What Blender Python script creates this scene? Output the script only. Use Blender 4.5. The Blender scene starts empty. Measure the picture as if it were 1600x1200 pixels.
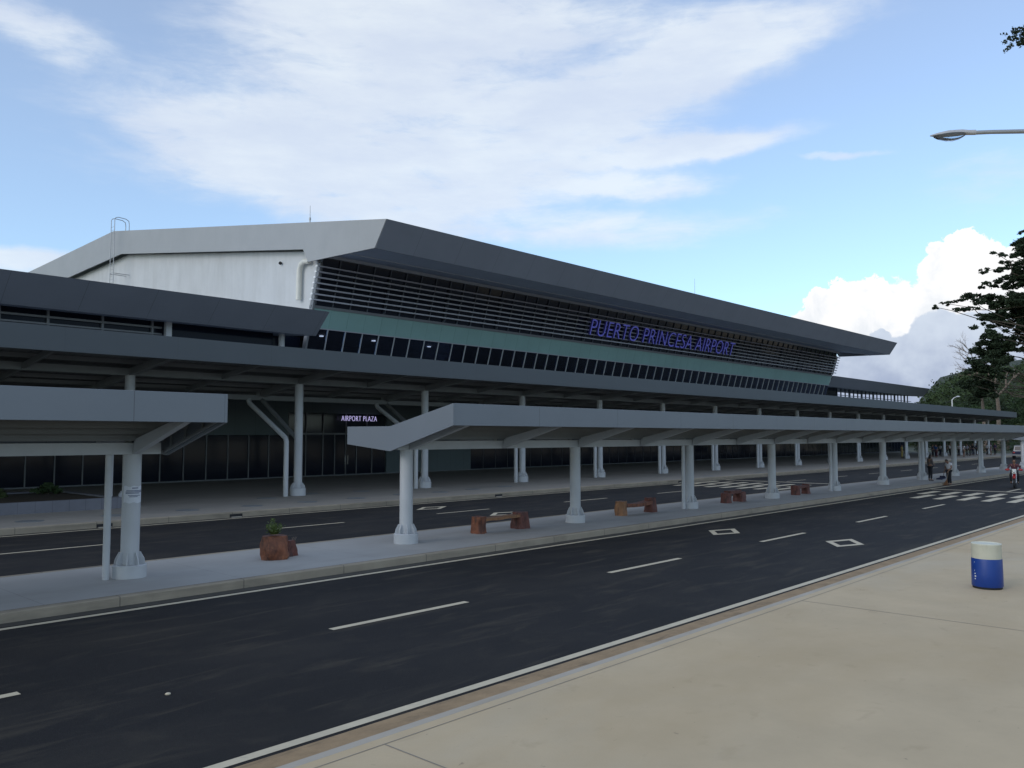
import bpy, bmesh, math, random
from mathutils import Vector, Matrix, noise
R=math.radians
random.seed(7)
scn=bpy.context.scene
COL=scn.collection
# ---------------------------------------------------------------- camera
cam=bpy.data.cameras.new('camera'); co=bpy.data.objects.new('camera',cam); COL.objects.link(co)
cam.lens=29.5; cam.sensor_width=36; cam.clip_start=.1; cam.clip_end=3000
co.location=(0,0,3.0); co.rotation_euler=(R(90+3.536),0,R(42.43-90))
scn.camera=co
# ---------------------------------------------------------------- exposure
scn.view_settings.view_transform='Standard'; scn.view_settings.look='None'
scn.view_settings.exposure=0.0; scn.view_settings.gamma=1
# ---------------------------------------------------------------- sun
SUN_AZ=172.0; SUN_EL=24.0
sl=bpy.data.lights.new('sun','SUN'); sl.energy=0.55; sl.angle=R(25); sl.color=(1,.93,.84)
so=bpy.data.objects.new('sun',sl); COL.objects.link(so)
sd=Vector((math.cos(R(SUN_AZ))*math.cos(R(SUN_EL)),math.sin(R(SUN_AZ))*math.cos(R(SUN_EL)),math.sin(R(SUN_EL))))
so.rotation_euler=sd.to_track_quat('Z','Y').to_euler()
# ---------------------------------------------------------------- sky (ellipses: -azimuth, elevation, half axes, tilt in degrees, weight)
VEIL = [(-52.5, 25.4, 11.8, 5.26, 6.44, 1.0), (-58.4, 18.4, 11.9, 2.9, -6.49, 1.0), (-44.21, 19.29, 14.45, 3.97, 5.5, 1.0), (-33.55, 23.01, 13.2, 1.98, 13.96, 0.75), (-30.14, 18.97, 7.73, 0.88, 4.35, 1.0), (-20.42, 17.68, 2.65, 0.3, -7.06, 0.8), (-73.0, 23.6, 4.6, 1.5, -12, 0.75), (-60.92, 18.14, 2.86, 0.7, 5.22, 1.2), (-41.09, 20.18, 5.74, 1.2, 5.83, 1.1), (-49.49, 15.06, 18.44, 2.07, -3.36, 0.55), (-27.08, 25.11, 11.28, 2.27, 9.62, 0.5), (-42.43, 27.03, 13.27, 2.17, -2.68, 0.7), (-11.91, 14.61, 3.84, 2.16, -8.66, 0.4), (-33.61, 16.65, 6.78, 0.82, -0.54, 0.7), (-73.13, 10.17, 3.39, 0.93, 5.59, 1.0), (-33.64, 13.75, 10.77, 1.25, 1.54, 0.35)]
CUM = [(-21.43, 7.38, 1.77), (-22.25, 8.64, 0.85), (-21.0, 9.18, 0.85), (-19.89, 7.9, 1.85), (-19.05, 8.77, 1.16), (-17.69, 7.38, 2.23), (-15.91, 7.08, 2.23), (-14.84, 9.9, 1.62), (-15.09, 11.07, 0.85), (-13.81, 11.06, 1.19), (-13.11, 10.5, 1.31), (-14.46, 8.72, 2.23), (-12.25, 9.47, 1.69), (-10.8, 8.96, 2.12), (-12.82, 6.88, 3.08), (-9.51, 9.57, 2.31), (-22.6, 6.61, 1.54)]
GREY = [(-18.64, 5.84, 0.77), (-17.4, 4.59, 1.69), (-15.31, 5.79, 1.85), (-14.04, 5.61, 1.77), (-12.55, 4.96, 2.39), (-10.29, 5.03, 2.69), (-19.82, 3.26, 1.93), (-17.09, 2.8, 2.89), (-13.63, 2.33, 3.85), (-9.73, 2.98, 3.85), (-20.74, 3.9, 1.39), (-21.54, 2.49, 2.69)]

W=bpy.data.worlds.new('World'); scn.world=W; W.use_nodes=True
nt=W.node_tree; N=nt.nodes; L=nt.links; N.clear()
def nd(t,**k):
    n=N.new(t)
    for a,b in k.items(): setattr(n,a,b)
    return n
def lk(src,dst):
    if isinstance(src,(int,float)): dst.default_value=src
    elif isinstance(src,(tuple,list)): dst.default_value=src
    else: L.new(src,dst)
def M(op,a,b=0,c=None,clamp=False):
    n=nd('ShaderNodeMath',operation=op); n.use_clamp=clamp
    lk(a,n.inputs[0]); lk(b,n.inputs[1])
    if c is not None: lk(c,n.inputs[2])
    return n.outputs[0]
def VM(op,a,b=(0,0,0)):
    n=nd('ShaderNodeVectorMath',operation=op); lk(a,n.inputs[0]); lk(b,n.inputs[1])
    return n.outputs['Value'] if op in('DOT_PRODUCT','LENGTH') else n.outputs[0]
def MIX(f,a,b):
    n=nd('ShaderNodeMix',data_type='RGBA'); lk(f,n.inputs[0]); lk(a,n.inputs[6]); lk(b,n.inputs[7]); return n.outputs[2]
def NOI(v,scale,det=6,rough=.55,dist=0.,col=False):
    n=nd('ShaderNodeTexNoise'); L.new(v,n.inputs['Vector']); n.inputs['Scale'].default_value=scale
    n.inputs['Detail'].default_value=det; n.inputs['Roughness'].default_value=rough; n.inputs['Distortion'].default_value=dist
    return n.outputs['Color'] if col else n.outputs['Fac']
def SS(v,a,b):
    n=nd('ShaderNodeMapRange',interpolation_type='SMOOTHSTEP'); L.new(v,n.inputs[0])
    n.inputs[1].default_value=a; n.inputs[2].default_value=b; return n.outputs[0]
tc=nd('ShaderNodeTexCoord'); D=VM('NORMALIZE',tc.outputs['Generated'])
sp=nd('ShaderNodeSeparateXYZ'); L.new(D,sp.inputs[0])
az=M('MULTIPLY',M('ARCTAN2',sp.outputs[1],sp.outputs[0]),-57.2958); el=M('MULTIPLY',M('ARCSINE',sp.outputs[2]),57.2958)
cb=nd('ShaderNodeCombineXYZ'); L.new(az,cb.inputs[0]); L.new(el,cb.inputs[1]); P=cb.outputs[0]
# base sky
sk=nd('ShaderNodeTexSky',sky_type='NISHITA'); sk.sun_disc=False; sk.sun_elevation=R(SUN_EL); sk.sun_rotation=R(90-SUN_AZ)
sk.altitude=0; sk.air_density=1.0; sk.dust_density=.6; sk.ozone_density=1.2
elc=M('MULTIPLY',el,1/26.,clamp=True)
tint=MIX(elc,(.72,.97,1.16,1),(.88,.90,1.0,1))
mm=nd('ShaderNodeMix',data_type='RGBA',blend_type='MULTIPLY'); mm.inputs[0].default_value=1
L.new(sk.outputs[0],mm.inputs[6]); L.new(tint,mm.inputs[7]); base=MIX(.28,mm.outputs[2],(3.1,3.75,4.5,1))
# high veil cloud
def stretch(sx,sy,rot):
    n=nd('ShaderNodeMapping'); L.new(P,n.inputs[0]); n.inputs['Rotation'].default_value=(0,0,R(rot)); n.inputs['Scale'].default_value=(sx,sy,1); return n.outputs[0]
wob=VM('SUBTRACT',NOI(P,.11,7,.6,col=True),(.5,.5,.5)); Pw=VM('ADD',P,VM('MULTIPLY',wob,(4.5,2.6,0)))
acc=None
for (h,e,a,b,t,w) in VEIL:
    d=VM('SUBTRACT',Pw,(h,e,0)); c,s=math.cos(R(t)),math.sin(R(t))
    u=VM('DOT_PRODUCT',d,(c/a,s/a,0)); v=VM('DOT_PRODUCT',d,(-s/b,c/b,0))
    g=M('MULTIPLY',M('POWER',2.718,M('MULTIPLY',M('POWER',M('ADD',M('MULTIPLY',u,u),M('MULTIPLY',v,v)),1.6),-1.0)),w)
    acc=g if acc is None else M('ADD',acc,g)
# elsewhere in the sky: unseen thin noise cloud, cover raised to whiten ambient light
front=SS(az,-100,-80); back=M('SUBTRACT',1,M('MULTIPLY',front,SS(M('MULTIPLY',az,-1),-10,10)))
gen=M('MULTIPLY',SS(NOI(D,2.2,6,.6),.38,.62),M('MULTIPLY',back,.8))
fine=NOI(stretch(.10,.42,-8),1.0,9,.62,.6); fine2=NOI(stretch(.35,1.1,-14),1.0,8,.6,.4)
tex=M('ADD',M('MULTIPLY',M('SUBTRACT',fine,.5),1.8),M('MULTIPLY',M('SUBTRACT',fine2,.5),1.15))
lump=M('MINIMUM',acc,1.15)
dens=SS(M('ADD',lump,M('MULTIPLY',tex,M('ADD',M('MULTIPLY',lump,.6),.30))),.10,1.05)
veil=M('MAXIMUM',M('MULTIPLY',dens,.78),M('MULTIPLY',gen,.7))
vcol=MIX(SS(NOI(stretch(.06,.2,-8),1.0,6,.6),.35,.68),(.73,.80,.92,1),(.90,.96,1.0,1))

def cumulus(blobs,scale,amp,soft):
    Q=VM('ADD',P,VM('MULTIPLY',VM('SUBTRACT',NOI(P,scale,9,.62,col=True),(.5,.5,.5)),(amp,amp,0)))
    m=None
    for (h,e,r) in blobs:
        v=M('SUBTRACT',1,M('DIVIDE',VM('LENGTH',VM('SUBTRACT',Q,(h,e,0))),r))
        m=v if m is None else M('SMOOTH_MAX',m,v,.12)
    return SS(m,-soft,soft),m
c1,m1=cumulus(CUM,1.1,1.9,.05)
c2,m2=cumulus(GREY,.8,1.2,.06)
shade=NOI(P,.55,7,.6,.3)
ccol=MIX(M('MULTIPLY',SS(M('ADD',M('MULTIPLY',shade,1.3),M('MULTIPLY',el,-.045)),.16,.72),.9),(1.04,1.04,1.05,1),(.80,.85,.91,1))
gcol=MIX(SS(M('ADD',M('MULTIPLY',el,.10),M('MULTIPLY',NOI(P,.5,6,.55),.8)),.45,1.2),(.36,.43,.60,1),(.66,.74,.86,1))
out=nd('ShaderNodeBackground'); ow=nd('ShaderNodeOutputWorld')
# nishita is scaled to picture brightness before the clouds are laid over it
sc=nd('ShaderNodeVectorMath',operation='SCALE'); L.new(base,sc.inputs[0]); sc.inputs[3].default_value=.215
col=MIX(veil,sc.outputs[0],vcol); col=MIX(c1,col,ccol); col=MIX(c2,col,gcol)
L.new(col,out.inputs[0]); out.inputs[1].default_value=1.0; L.new(out.outputs[0],ow.inputs[0])
W.cycles.sampling_method='MANUAL'; W.cycles.sample_map_resolution=1024

# ================================================================ materials
def mat(name,color,rough=.6,var=.12,scale=3.,metal=0,bump=0,bscale=20.,spec=.5,emit=None,es=0,seam=None,stain=None,obj=True):
    m=bpy.data.materials.new(name); m.use_nodes=True; t=m.node_tree; n=t.nodes; l=t.links
    p=n['Principled BSDF']; p.inputs['Roughness'].default_value=rough; p.inputs['Metallic'].default_value=metal
    p.inputs['Specular IOR Level'].default_value=spec
    c=n.new('ShaderNodeTexCoord'); g=n.new('ShaderNodeNewGeometry')
    V=c.outputs['Object'] if obj else g.outputs['Position']
    nz=n.new('ShaderNodeTexNoise'); nz.inputs['Scale'].default_value=scale; nz.inputs['Detail'].default_value=7; nz.inputs['Roughness'].default_value=.62; l.new(V,nz.inputs['Vector'])
    r=n.new('ShaderNodeMapRange'); l.new(nz.outputs[0],r.inputs[0]); r.inputs[1].default_value=.3;r.inputs[2].default_value=.7
    r.inputs[3].default_value=1-var; r.inputs[4].default_value=1+var
    mx=n.new('ShaderNodeVectorMath'); mx.operation='SCALE'; mx.inputs[0].default_value=color[:3]; l.new(r.outputs[0],mx.inputs[3])
    last=mx.outputs[0]
    if stain:
        # weathering with a shape of its own: (colour, scale xyz, lo, hi, amount)
        for (sc_,sv,lo,hi,am) in stain:
            mp=n.new('ShaderNodeMapping'); l.new(V,mp.inputs[0]); mp.inputs['Scale'].default_value=sv; mp.inputs['Location'].default_value=(sv[0]*7.3,3.1,0)
            z=n.new('ShaderNodeTexNoise'); z.inputs['Scale'].default_value=1; z.inputs['Detail'].default_value=8; z.inputs['Roughness'].default_value=.6; z.inputs['Distortion'].default_value=.4; l.new(mp.outputs[0],z.inputs['Vector'])
            q=n.new('ShaderNodeMapRange'); l.new(z.outputs[0],q.inputs[0]); q.inputs[1].default_value=lo;q.inputs[2].default_value=hi;q.inputs[4].default_value=am
            k=n.new('ShaderNodeMix'); k.data_type='RGBA'; l.new(q.outputs[0],k.inputs[0]); l.new(last,k.inputs[6]); k.inputs[7].default_value=(*sc_,1); last=k.outputs[2]
    if seam:
        ax,per,off,wd,am=seam
        s=n.new('ShaderNodeSeparateXYZ'); l.new(g.outputs['Position'],s.inputs[0])
        a=n.new('ShaderNodeMath');a.operation='ADD';l.new(s.outputs[ax],a.inputs[0]);a.inputs[1].default_value=off
        f=n.new('ShaderNodeMath');f.operation='FLOORED_MODULO';l.new(a.outputs[0],f.inputs[0]);f.inputs[1].default_value=per
        lt=n.new('ShaderNodeMath');lt.operation='LESS_THAN';l.new(f.outputs[0],lt.inputs[0]);lt.inputs[1].default_value=wd
        ml=n.new('ShaderNodeMath');ml.operation='MULTIPLY';l.new(lt.outputs[0],ml.inputs[0]);ml.inputs[1].default_value=am
        k=n.new('ShaderNodeMix'); k.data_type='RGBA'; l.new(ml.outputs[0],k.inputs[0]); l.new(last,k.inputs[6]); k.inputs[7].default_value=(.02,.02,.02,1); last=k.outputs[2]
    l.new(last,p.inputs['Base Color'])
    if bump:
        z=n.new('ShaderNodeTexNoise'); z.inputs['Scale'].default_value=bscale; z.inputs['Detail'].default_value=6; l.new(V,z.inputs['Vector'])
        b=n.new('ShaderNodeBump'); b.inputs['Strength'].default_value=bump; b.inputs['Distance'].default_value=.02; l.new(z.outputs[0],b.inputs['Height']); l.new(b.outputs[0],p.inputs['Normal'])
    if emit: p.inputs['Emission Color'].default_value=(*emit,1); p.inputs['Emission Strength'].default_value=es
    return m
m_fascia=mat('fascia_panel',(.185,.200,.235),.45,.05,.5,seam=(0,3.6,1.2,.02,.55),obj=False,stain=[((.15,.16,.18),(.5,.5,.15),.5,.8,.25)])
m_fore_fascia=mat('forecourt_panel',(.068,.082,.094),.5,.05,.5,seam=(0,3.975,1.2,.012,.35),obj=False)
m_gable_lit=mat('lit_gable_panel',(.36,.365,.365),.5,.05,.5,seam=(1,3.6,1.2,.012,.2),obj=False)  # fascia panel lightened; the stronger light on this end is in its colour
m_isl_fascia=mat('canopy_panel',(.165,.188,.215),.4,.04,.6,seam=(0,3.62,.9,.014,.55),obj=False,stain=[((.2,.21,.22),(.6,.6,.2),.5,.8,.2)])
m_steel=mat('painted_steel',(.47,.485,.50),.45,.05,1.5,stain=[((.3,.3,.29),(2,2,.6),.55,.8,.25)])
m_steel_d=mat('dark_painted_steel',(.19,.20,.205),.5,.08,1.5)
m_soffit=mat('soffit_sheet',(.15,.155,.16),.6,.08,1,seam=(0,.3,0,.03,.45),obj=False)
m_soffit2=mat('eave_soffit',(.38,.43,.52),.5,.06,.6)
m_deck=mat('roof_sheet',(.3,.31,.32),.5,.05,.6)
m_white=mat('white_plaster',(.62,.63,.63),.8,.07,.35,stain=[((.42,.42,.40),(.9,.9,.10),.5,.82,.35),((.42,.43,.43),(.3,1.1,.35),.5,.75,.3)])
m_green=mat('green_glass_panel',(.24,.40,.38),.35,.07,.4)
m_louver=mat('louver_aluminium',(.40,.40,.45),.4,.05,2)
m_louver_end=mat('louver_end_cap',(.8,.8,.8),.5,.03,2)
m_mull=mat('mullion',(.17,.18,.195),.4,.05,2)
m_mull_d=mat('dark_mullion',(.08,.095,.125),.4,.05,2)
m_tealwall=mat('teal_grey_panel',(.12,.155,.165),.6,.06,.5,seam=(0,1.46,0,.02,.4),obj=False)
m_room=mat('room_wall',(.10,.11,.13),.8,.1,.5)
m_conc=mat('pavement_concrete',(.355,.35,.335),.85,.06,.9,bump=.15,bscale=40,obj=False,seam=(0,3.62,2.0,.015,.25),stain=[((.27,.26,.235),(.25,.6,1),.5,.72,.5),((.40,.40,.39),(.7,1.6,1),.55,.8,.4)])
m_fore=mat('forecourt_concrete',(.285,.26,.225),.85,.07,.7,bump=.1,bscale=30,obj=False,seam=(0,2.65,0,.02,.2),stain=[((.19,.185,.17),(.25,.5,1),.5,.72,.5)])
m_kerb=mat('kerb_concrete',(.31,.265,.20),.9,.12,1.6,bump=.2,bscale=30,obj=False,seam=(0,2.4,.8,.018,.6),stain=[((.12,.105,.085),(.5,1.2,3),.5,.72,.55)])
m_gutter=mat('gutter_dirt',(.058,.054,.046),.95,.2,2,obj=False,bump=.2)
m_asph=mat('asphalt',(.0135,.0130,.0138),.85,.16,.45,bump=.25,bscale=70,obj=False,spec=.25,stain=[((.036,.032,.027),(.30,.60,1),.46,.72,.65),((.055,.053,.05),(38,38,38),.55,.72,.35),((.010,.010,.012),(.08,.35,1),.52,.7,.6),((.070,.060,.044),(.45,2.6,1),.54,.72,.6),((.05,.044,.034),(1.3,1.6,1),.56,.74,.4)])
m_line=mat('road_paint',(.56,.49,.355),.7,.10,3,obj=False,stain=[((.2,.19,.17),(5,5,5),.6,.8,.4)])
m_apron=mat('apron_concrete',(.53,.42,.27),.9,.07,.9,bump=.12,bscale=35,obj=False,
  stain=[((.45,.335,.19),(.18,.30,1),.45,.70,.6),((.52,.455,.34),(.12,.2,1),.52,.7,.6),((.34,.25,.15),(1.6,2.4,1),.60,.78,.45),((.14,.11,.08),(6,7,1),.68,.75,.7)])
m_strip=mat('smooth_concrete_strip',(.42,.375,.31),.85,.06,1.5,obj=False,stain=[((.33,.28,.21),(.5,2,1),.5,.7,.6)])
m_dirt=mat('dry_mud',(.31,.215,.12),.95,.2,3,bump=.4,bscale=25,obj=False,stain=[((.12,.09,.06),(1.5,7,1),.55,.7,.6)])
m_joint=mat('joint_filler',(.25,.225,.19),.9,.1,3,obj=False)
m_grass=mat('grass_ground',(.055,.065,.03),.95,.3,.15,obj=False,stain=[((.12,.10,.06),(.03,.03,1),.5,.7,.6)])
m_hill=mat('hill_soil',(.035,.045,.022),.95,.3,.05,obj=False)
m_leaf=mat('leaf_dark',(.030,.046,.024),.75,.45,.6,spec=.2)
m_leaf2=mat('leaf_mid',(.045,.075,.030),.75,.4,.4,spec=.2)
m_leaf3=mat('leaf_light',(.075,.10,.04),.7,.4,.4,spec=.2)
m_forest=mat('forest_leaf',(.040,.060,.026),.8,.55,.045,obj=False,spec=.15)
m_bark=mat('bark',(.10,.08,.06),.9,.3,2,bump=.4)
m_bare=mat('pale_bark',(.26,.20,.155),.85,.25,1,bump=.3)
m_wood=mat('red_brown_wood',(.19,.062,.028),.6,.35,6,bump=.6,bscale=14,stain=[((.05,.018,.012),(7,7,2.5),.46,.62,.8),((.38,.15,.06),(6,6,4),.58,.75,.6)])
m_wood2=mat('dark_red_wood',(.12,.036,.025),.6,.35,6,bump=.6,bscale=14,stain=[((.03,.012,.012),(9,9,2.2),.48,.66,.8)])
m_wood3=mat('tan_wood',(.26,.125,.055),.6,.3,6,bump=.6,bscale=14,stain=[((.09,.035,.02),(9,9,2.2),.5,.66,.8)])
m_blue=mat('blue_plastic',(.004,.040,.235),.38,.08,3,stain=[((.02,.05,.3),(4,4,1),.55,.75,.3)])
m_cream=mat('cream_plastic',(.60,.60,.50),.5,.05,3,stain=[((.4,.38,.3),(5,5,2),.58,.75,.4)])
m_black=mat('black_rubber',(.012,.012,.014),.7,.2,6)
m_galv=mat('galvanised_steel',(.33,.34,.35),.4,.08,4,metal=.5)
m_lampgrey=mat('lamp_housing',(.45,.45,.46),.5,.1,8)
m_pvc=mat('white_pvc',(.72,.70,.62),.45,.05,2,stain=[((.5,.46,.38),(3,3,1),.55,.75,.4)])
m_paper=mat('paper',(.62,.64,.68),.8,.06,9)
m_ink=mat('printing_ink',(.10,.12,.2),.8,.2,20)
m_plant=mat('plant_leaf',(.09,.13,.03),.6,.4,8)
m_soil=mat('soil',(.05,.035,.02),.95,.3,4)
m_sign=mat('blue_letter',(.12,.13,.50),.35,.04,2,emit=(.11,.12,.60),es=.22)
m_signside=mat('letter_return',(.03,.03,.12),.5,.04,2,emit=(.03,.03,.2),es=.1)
m_plaza=mat('lit_letter',(.8,.8,.9),.4,.02,2,emit=(.62,.56,1.0),es=.75)
m_dl=mat('downlight_lamp',(.9,.9,.9),.4,.0,2,emit=(1,.95,.85),es=5)
m_tile=mat('planter_tile',(.15,.155,.18),.7,.10,2,seam=(0,.58,.1,.012,.6),obj=False)
m_beige=mat('beige_wall',(.48,.43,.34),.85,.08,.5,obj=False)
m_flower=mat('pale_blossom',(.42,.42,.38),.8,.3,5)
m_red=mat('red_plastic',(.35,.02,.02),.35,.1,5)
m_bikewhite=mat('white_plastic',(.62,.66,.64),.35,.06,5)
m_chrome=mat('chrome',(.55,.55,.56),.2,.05,5,metal=1)
m_purple=mat('purple_paint',(.06,.03,.20),.35,.1,5)
m_silver=mat('silver_paint',(.20,.21,.23),.3,.05,2,metal=.4)
m_skin=mat('skin',(.23,.125,.08),.6,.08,8)
m_hair=mat('hair',(.012,.010,.010),.6,.3,20)
m_shoe=mat('shoe',(.03,.025,.022),.5,.2,10)
def cloth(n,c): return mat(n,c,.85,.12,7)
m_cw=cloth('white_cloth',(.56,.56,.58)); m_cb=cloth('black_cloth',(.014,.015,.020)); m_cn=cloth('navy_cloth',(.02,.025,.06))
m_cblue=cloth('blue_cloth',(.02,.07,.20)); m_cgrey=cloth('grey_brown_cloth',(.12,.10,.095)); m_cyel=cloth('mustard_cloth',(.30,.24,.07))
m_cpur=cloth('dark_violet_cloth',(.05,.035,.09)); m_cred=cloth('red_cloth',(.32,.03,.035)); m_clil=cloth('lilac_grey_cloth',(.33,.31,.38)); m_cmar=cloth('maroon_cloth',(.09,.03,.045)); m_cgreen=cloth('dark_green_cloth',(.02,.05,.035)); m_cteal=cloth('teal_cloth',(.03,.13,.14))
m_glass=bpy.data.materials.new('dark_glass'); m_glass.use_nodes=True
g_=m_glass.node_tree.nodes['Principled BSDF']; g_.inputs['Base Color'].default_value=(.010,.014,.026,1); g_.inputs['Roughness'].default_value=.08; g_.inputs['Specular IOR Level'].default_value=.3
m_glass_d=m_glass.copy(); m_glass_d.name='shaded_glass'; m_glass_d.node_tree.nodes['Principled BSDF'].inputs['Specular IOR Level'].default_value=.08
def glass_see(name,tr,gl):
    m=bpy.data.materials.new(name); m.use_nodes=True; t=m.node_tree; n=t.nodes; l=t.links; n.clear()
    o=n.new('ShaderNodeOutputMaterial'); a=n.new('ShaderNodeBsdfTransparent'); a.inputs[0].default_value=(*tr,1)
    b=n.new('ShaderNodeBsdfGlossy'); b.inputs[0].default_value=(*gl,1); b.inputs[1].default_value=.05
    f=n.new('ShaderNodeFresnel'); f.inputs[0].default_value=1.45; x=n.new('ShaderNodeMixShader')
    l.new(f.outputs[0],x.inputs[0]); l.new(a.outputs[0],x.inputs[1]); l.new(b.outputs[0],x.inputs[2]); l.new(x.outputs[0],o.inputs[0]); return m
m_tint=glass_see('tinted_glass',(.30,.34,.42),(.7,.8,1))
m_bowl=glass_see('clear_bowl',(.85,.9,.93),(1,1,1))

# ================================================================ helpers
class MB:
    def __init__(s): s.v=[]; s.f=[]; s.mi=[]; s.m=0
    def add(s,vs,fs):
        k=len(s.v); s.v+= [tuple(v) for v in vs]; s.f+=[tuple(i+k for i in f) for f in fs]; s.mi+=[s.m]*len(fs); return s
    def box(s,x0,x1,y0,y1,z0,z1):
        return s.add([(x0,y0,z0),(x1,y0,z0),(x1,y1,z0),(x0,y1,z0),(x0,y0,z1),(x1,y0,z1),(x1,y1,z1),(x0,y1,z1)],
          [(0,3,2,1),(4,5,6,7),(0,1,5,4),(1,2,6,5),(2,3,7,6),(3,0,4,7)])
    def prism(s,poly,x0,x1):      # polygon in the Y-Z plane carried along X
        n=len(poly); vs=[(x0,y,z) for y,z in poly]+[(x1,y,z) for y,z in poly]
        return s.add(vs,[tuple(range(n)),tuple(range(2*n-1,n-1,-1))]+[(i,i+n,(i+1)%n+n,(i+1)%n) for i in range(n)])
    def slab(s,poly,z0,z1):       # polygon in X-Y carried up Z
        n=len(poly); vs=[(x,y,z0) for x,y in poly]+[(x,y,z1) for x,y in poly]
        return s.add(vs,[tuple(range(n-1,-1,-1)),tuple(range(n,2*n))]+[(i,(i+1)%n,(i+1)%n+n,i+n) for i in range(n)])
    def bar(s,p,q,w,h):
        p,q=Vector(p),Vector(q); d=(q-p).normalized(); up=Vector((0,0,1)) if abs(d.z)<.95 else Vector((1,0,0))
        a=d.cross(up).normalized()*w/2; b=a.cross(d).normalized()*h/2
        return s.add([p-a-b,p+a-b,p+a+b,p-a+b,q-a-b,q+a-b,q+a+b,q-a+b],[(0,1,2,3),(7,6,5,4),(0,4,5,1),(1,5,6,2),(2,6,7,3),(3,7,4,0)])
    def tube(s,pts,r,n=10):
        pts=[Vector(p) for p in pts]; rs=r if isinstance(r,(list,tuple)) else [r]*len(pts); k=len(s.v); vs=[]; prev=None
        for i,p in enumerate(pts):
            d=(pts[min(i+1,len(pts)-1)]-pts[max(i-1,0)]).normalized()
            if prev is None: a=d.orthogonal().normalized()
            else: a=(prev-d*prev.dot(d)).normalized()
            prev=a; b=d.cross(a)
            vs+=[p+(a*math.cos(2*math.pi*j/n)+b*math.sin(2*math.pi*j/n))*rs[i] for j in range(n)]
        fs=[(i*n+j,i*n+(j+1)%n,(i+1)*n+(j+1)%n,(i+1)*n+j) for i in range(len(pts)-1) for j in range(n)]
        fs+=[tuple(range(n-1,-1,-1)),tuple((len(pts)-1)*n+j for j in range(n))]
        return s.add(vs,fs)
    def lathe(s,prof,c=(0,0),n=24):
        k=len(prof); vs=[(c[0]+r*math.cos(2*math.pi*j/n),c[1]+r*math.sin(2*math.pi*j/n),z) for r,z in prof for j in range(n)]
        fs=[(i*n+j,i*n+(j+1)%n,(i+1)*n+(j+1)%n,(i+1)*n+j) for i in range(k-1) for j in range(n)]
        fs+=[tuple(range(n-1,-1,-1)),tuple((k-1)*n+j for j in range(n))]
        return s.add(vs,fs)
    def ell(s,c,rx,ry,rz,n=12,k=8):
        prof=[(math.sin(math.pi*(i)/k),-math.cos(math.pi*i/k)) for i in range(1,k)]
        vs=[(c[0]+r*rx*math.cos(2*math.pi*j/n),c[1]+r*ry*math.sin(2*math.pi*j/n),c[2]+z*rz) for r,z in prof for j in range(n)]
        fs=[(i*n+j,i*n+(j+1)%n,(i+1)*n+(j+1)%n,(i+1)*n+j) for i in range(k-2) for j in range(n)]
        fs+=[tuple(range(n-1,-1,-1)),tuple((k-2)*n+j for j in range(n))]
        return s.add(vs,fs)
    def build(s,name,mats,parent=None,smooth=False,bevel=0,norm=True):
        o0=Vector((0,0,0)); q=parent
        while q is not None: o0+=q.location; q=q.parent
        me=bpy.data.meshes.new(name); me.from_pydata([Vector(v)-o0 for v in s.v],[],s.f)
        mats=mats if isinstance(mats,(list,tuple)) else [mats]
        for m in mats: me.materials.append(m)
        me.polygons.foreach_set('material_index',s.mi)
        if norm:
            bm=bmesh.new(); bm.from_mesh(me); bmesh.ops.recalc_face_normals(bm,faces=bm.faces); bm.to_mesh(me); bm.free()
        if smooth:
            me.polygons.foreach_set('use_smooth',[True]*len(me.polygons)); me.set_sharp_from_angle(angle=R(40))
        me.update()
        o=bpy.data.objects.new(name,me); COL.objects.link(o)
        if parent is not None: o.parent=parent
        if bevel:
            b=o.modifiers.new('bevel','BEVEL'); b.width=bevel; b.segments=2; b.limit_method='ANGLE'
        return o
def tag(o,label=None,cat=None,group=None,kind=None):
    if label: o['label']=label
    if cat: o['category']=cat
    if group: o['group']=group
    if kind: o['kind']=kind
    return o
def thing(name,label,cat,loc=(0,0,0),group=None,rz=0):
    o=bpy.data.objects.new(name,None); o.empty_display_size=.2; COL.objects.link(o); o.location=loc; o.rotation_euler=(0,0,rz)
    return tag(o,label,cat,group)
def struct(name,mb,m,parent=None,bevel=0):
    o=mb.build(name,m,parent,bevel=bevel)
    if parent is None: o['kind']='structure'
    return o
def copy_tree(o,parent=None,label=None):
    c=o.copy(); COL.objects.link(c)
    if parent is not None: c.parent=parent
    if label: c['label']=label
    for ch in list(o.children): copy_tree(ch,c)
    return c

# ================================================================ ground
g=MB(); g.add([(-600,-900,-.05),(1600,-900,-.05),(1600,1300,-.05),(-600,1300,-.05)],[(0,1,2,3)]); struct('ground',g,m_grass)
X0,X1=-60,420
rd=MB(); rd.add([(X0,6.6,0),(X1,6.6,0),(X1,15.25,0),(X0,15.25,0)],[(0,1,2,3)]); outer=struct('outer_road',rd,m_asph)
rd=MB(); rd.add([(X0,19.15,0),(X1,19.15,0),(X1,28.6,0),(X0,28.6,0)],[(0,1,2,3)]); inner=struct('inner_road',rd,m_asph)
def quad(name,parent,x0,x1,y0,y1,z=.004,m=None):
    q=MB(); q.add([(x0,y0,z),(x1,y0,z),(x1,y1,z),(x0,y1,z)],[(0,1,2,3)]); return q.build(name,m or m_line,parent)
quad('edge_line',outer,X0,X1,7.18,7.315); quad('edge_line',outer,X0,X1,14.70,14.84)
quad('gutter',outer,X0,X1,14.90,15.2,.004,m_gutter)
quad('edge_line',inner,X0,X1,19.95,20.08); quad('edge_line',inner,X0,X1,28.12,28.26)
for k in range(-1,6):
    quad('lane_dash',outer,.55+7.32*k,3.5+7.32*k,10.93,11.07)
quad('lane_dash',outer,51.5,54.6,10.9,11.04)
for k in range(1,7): quad('lane_dash',outer,54.6+7.32*k-2,57.6+7.32*k-2,10.9,11.04)
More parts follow.
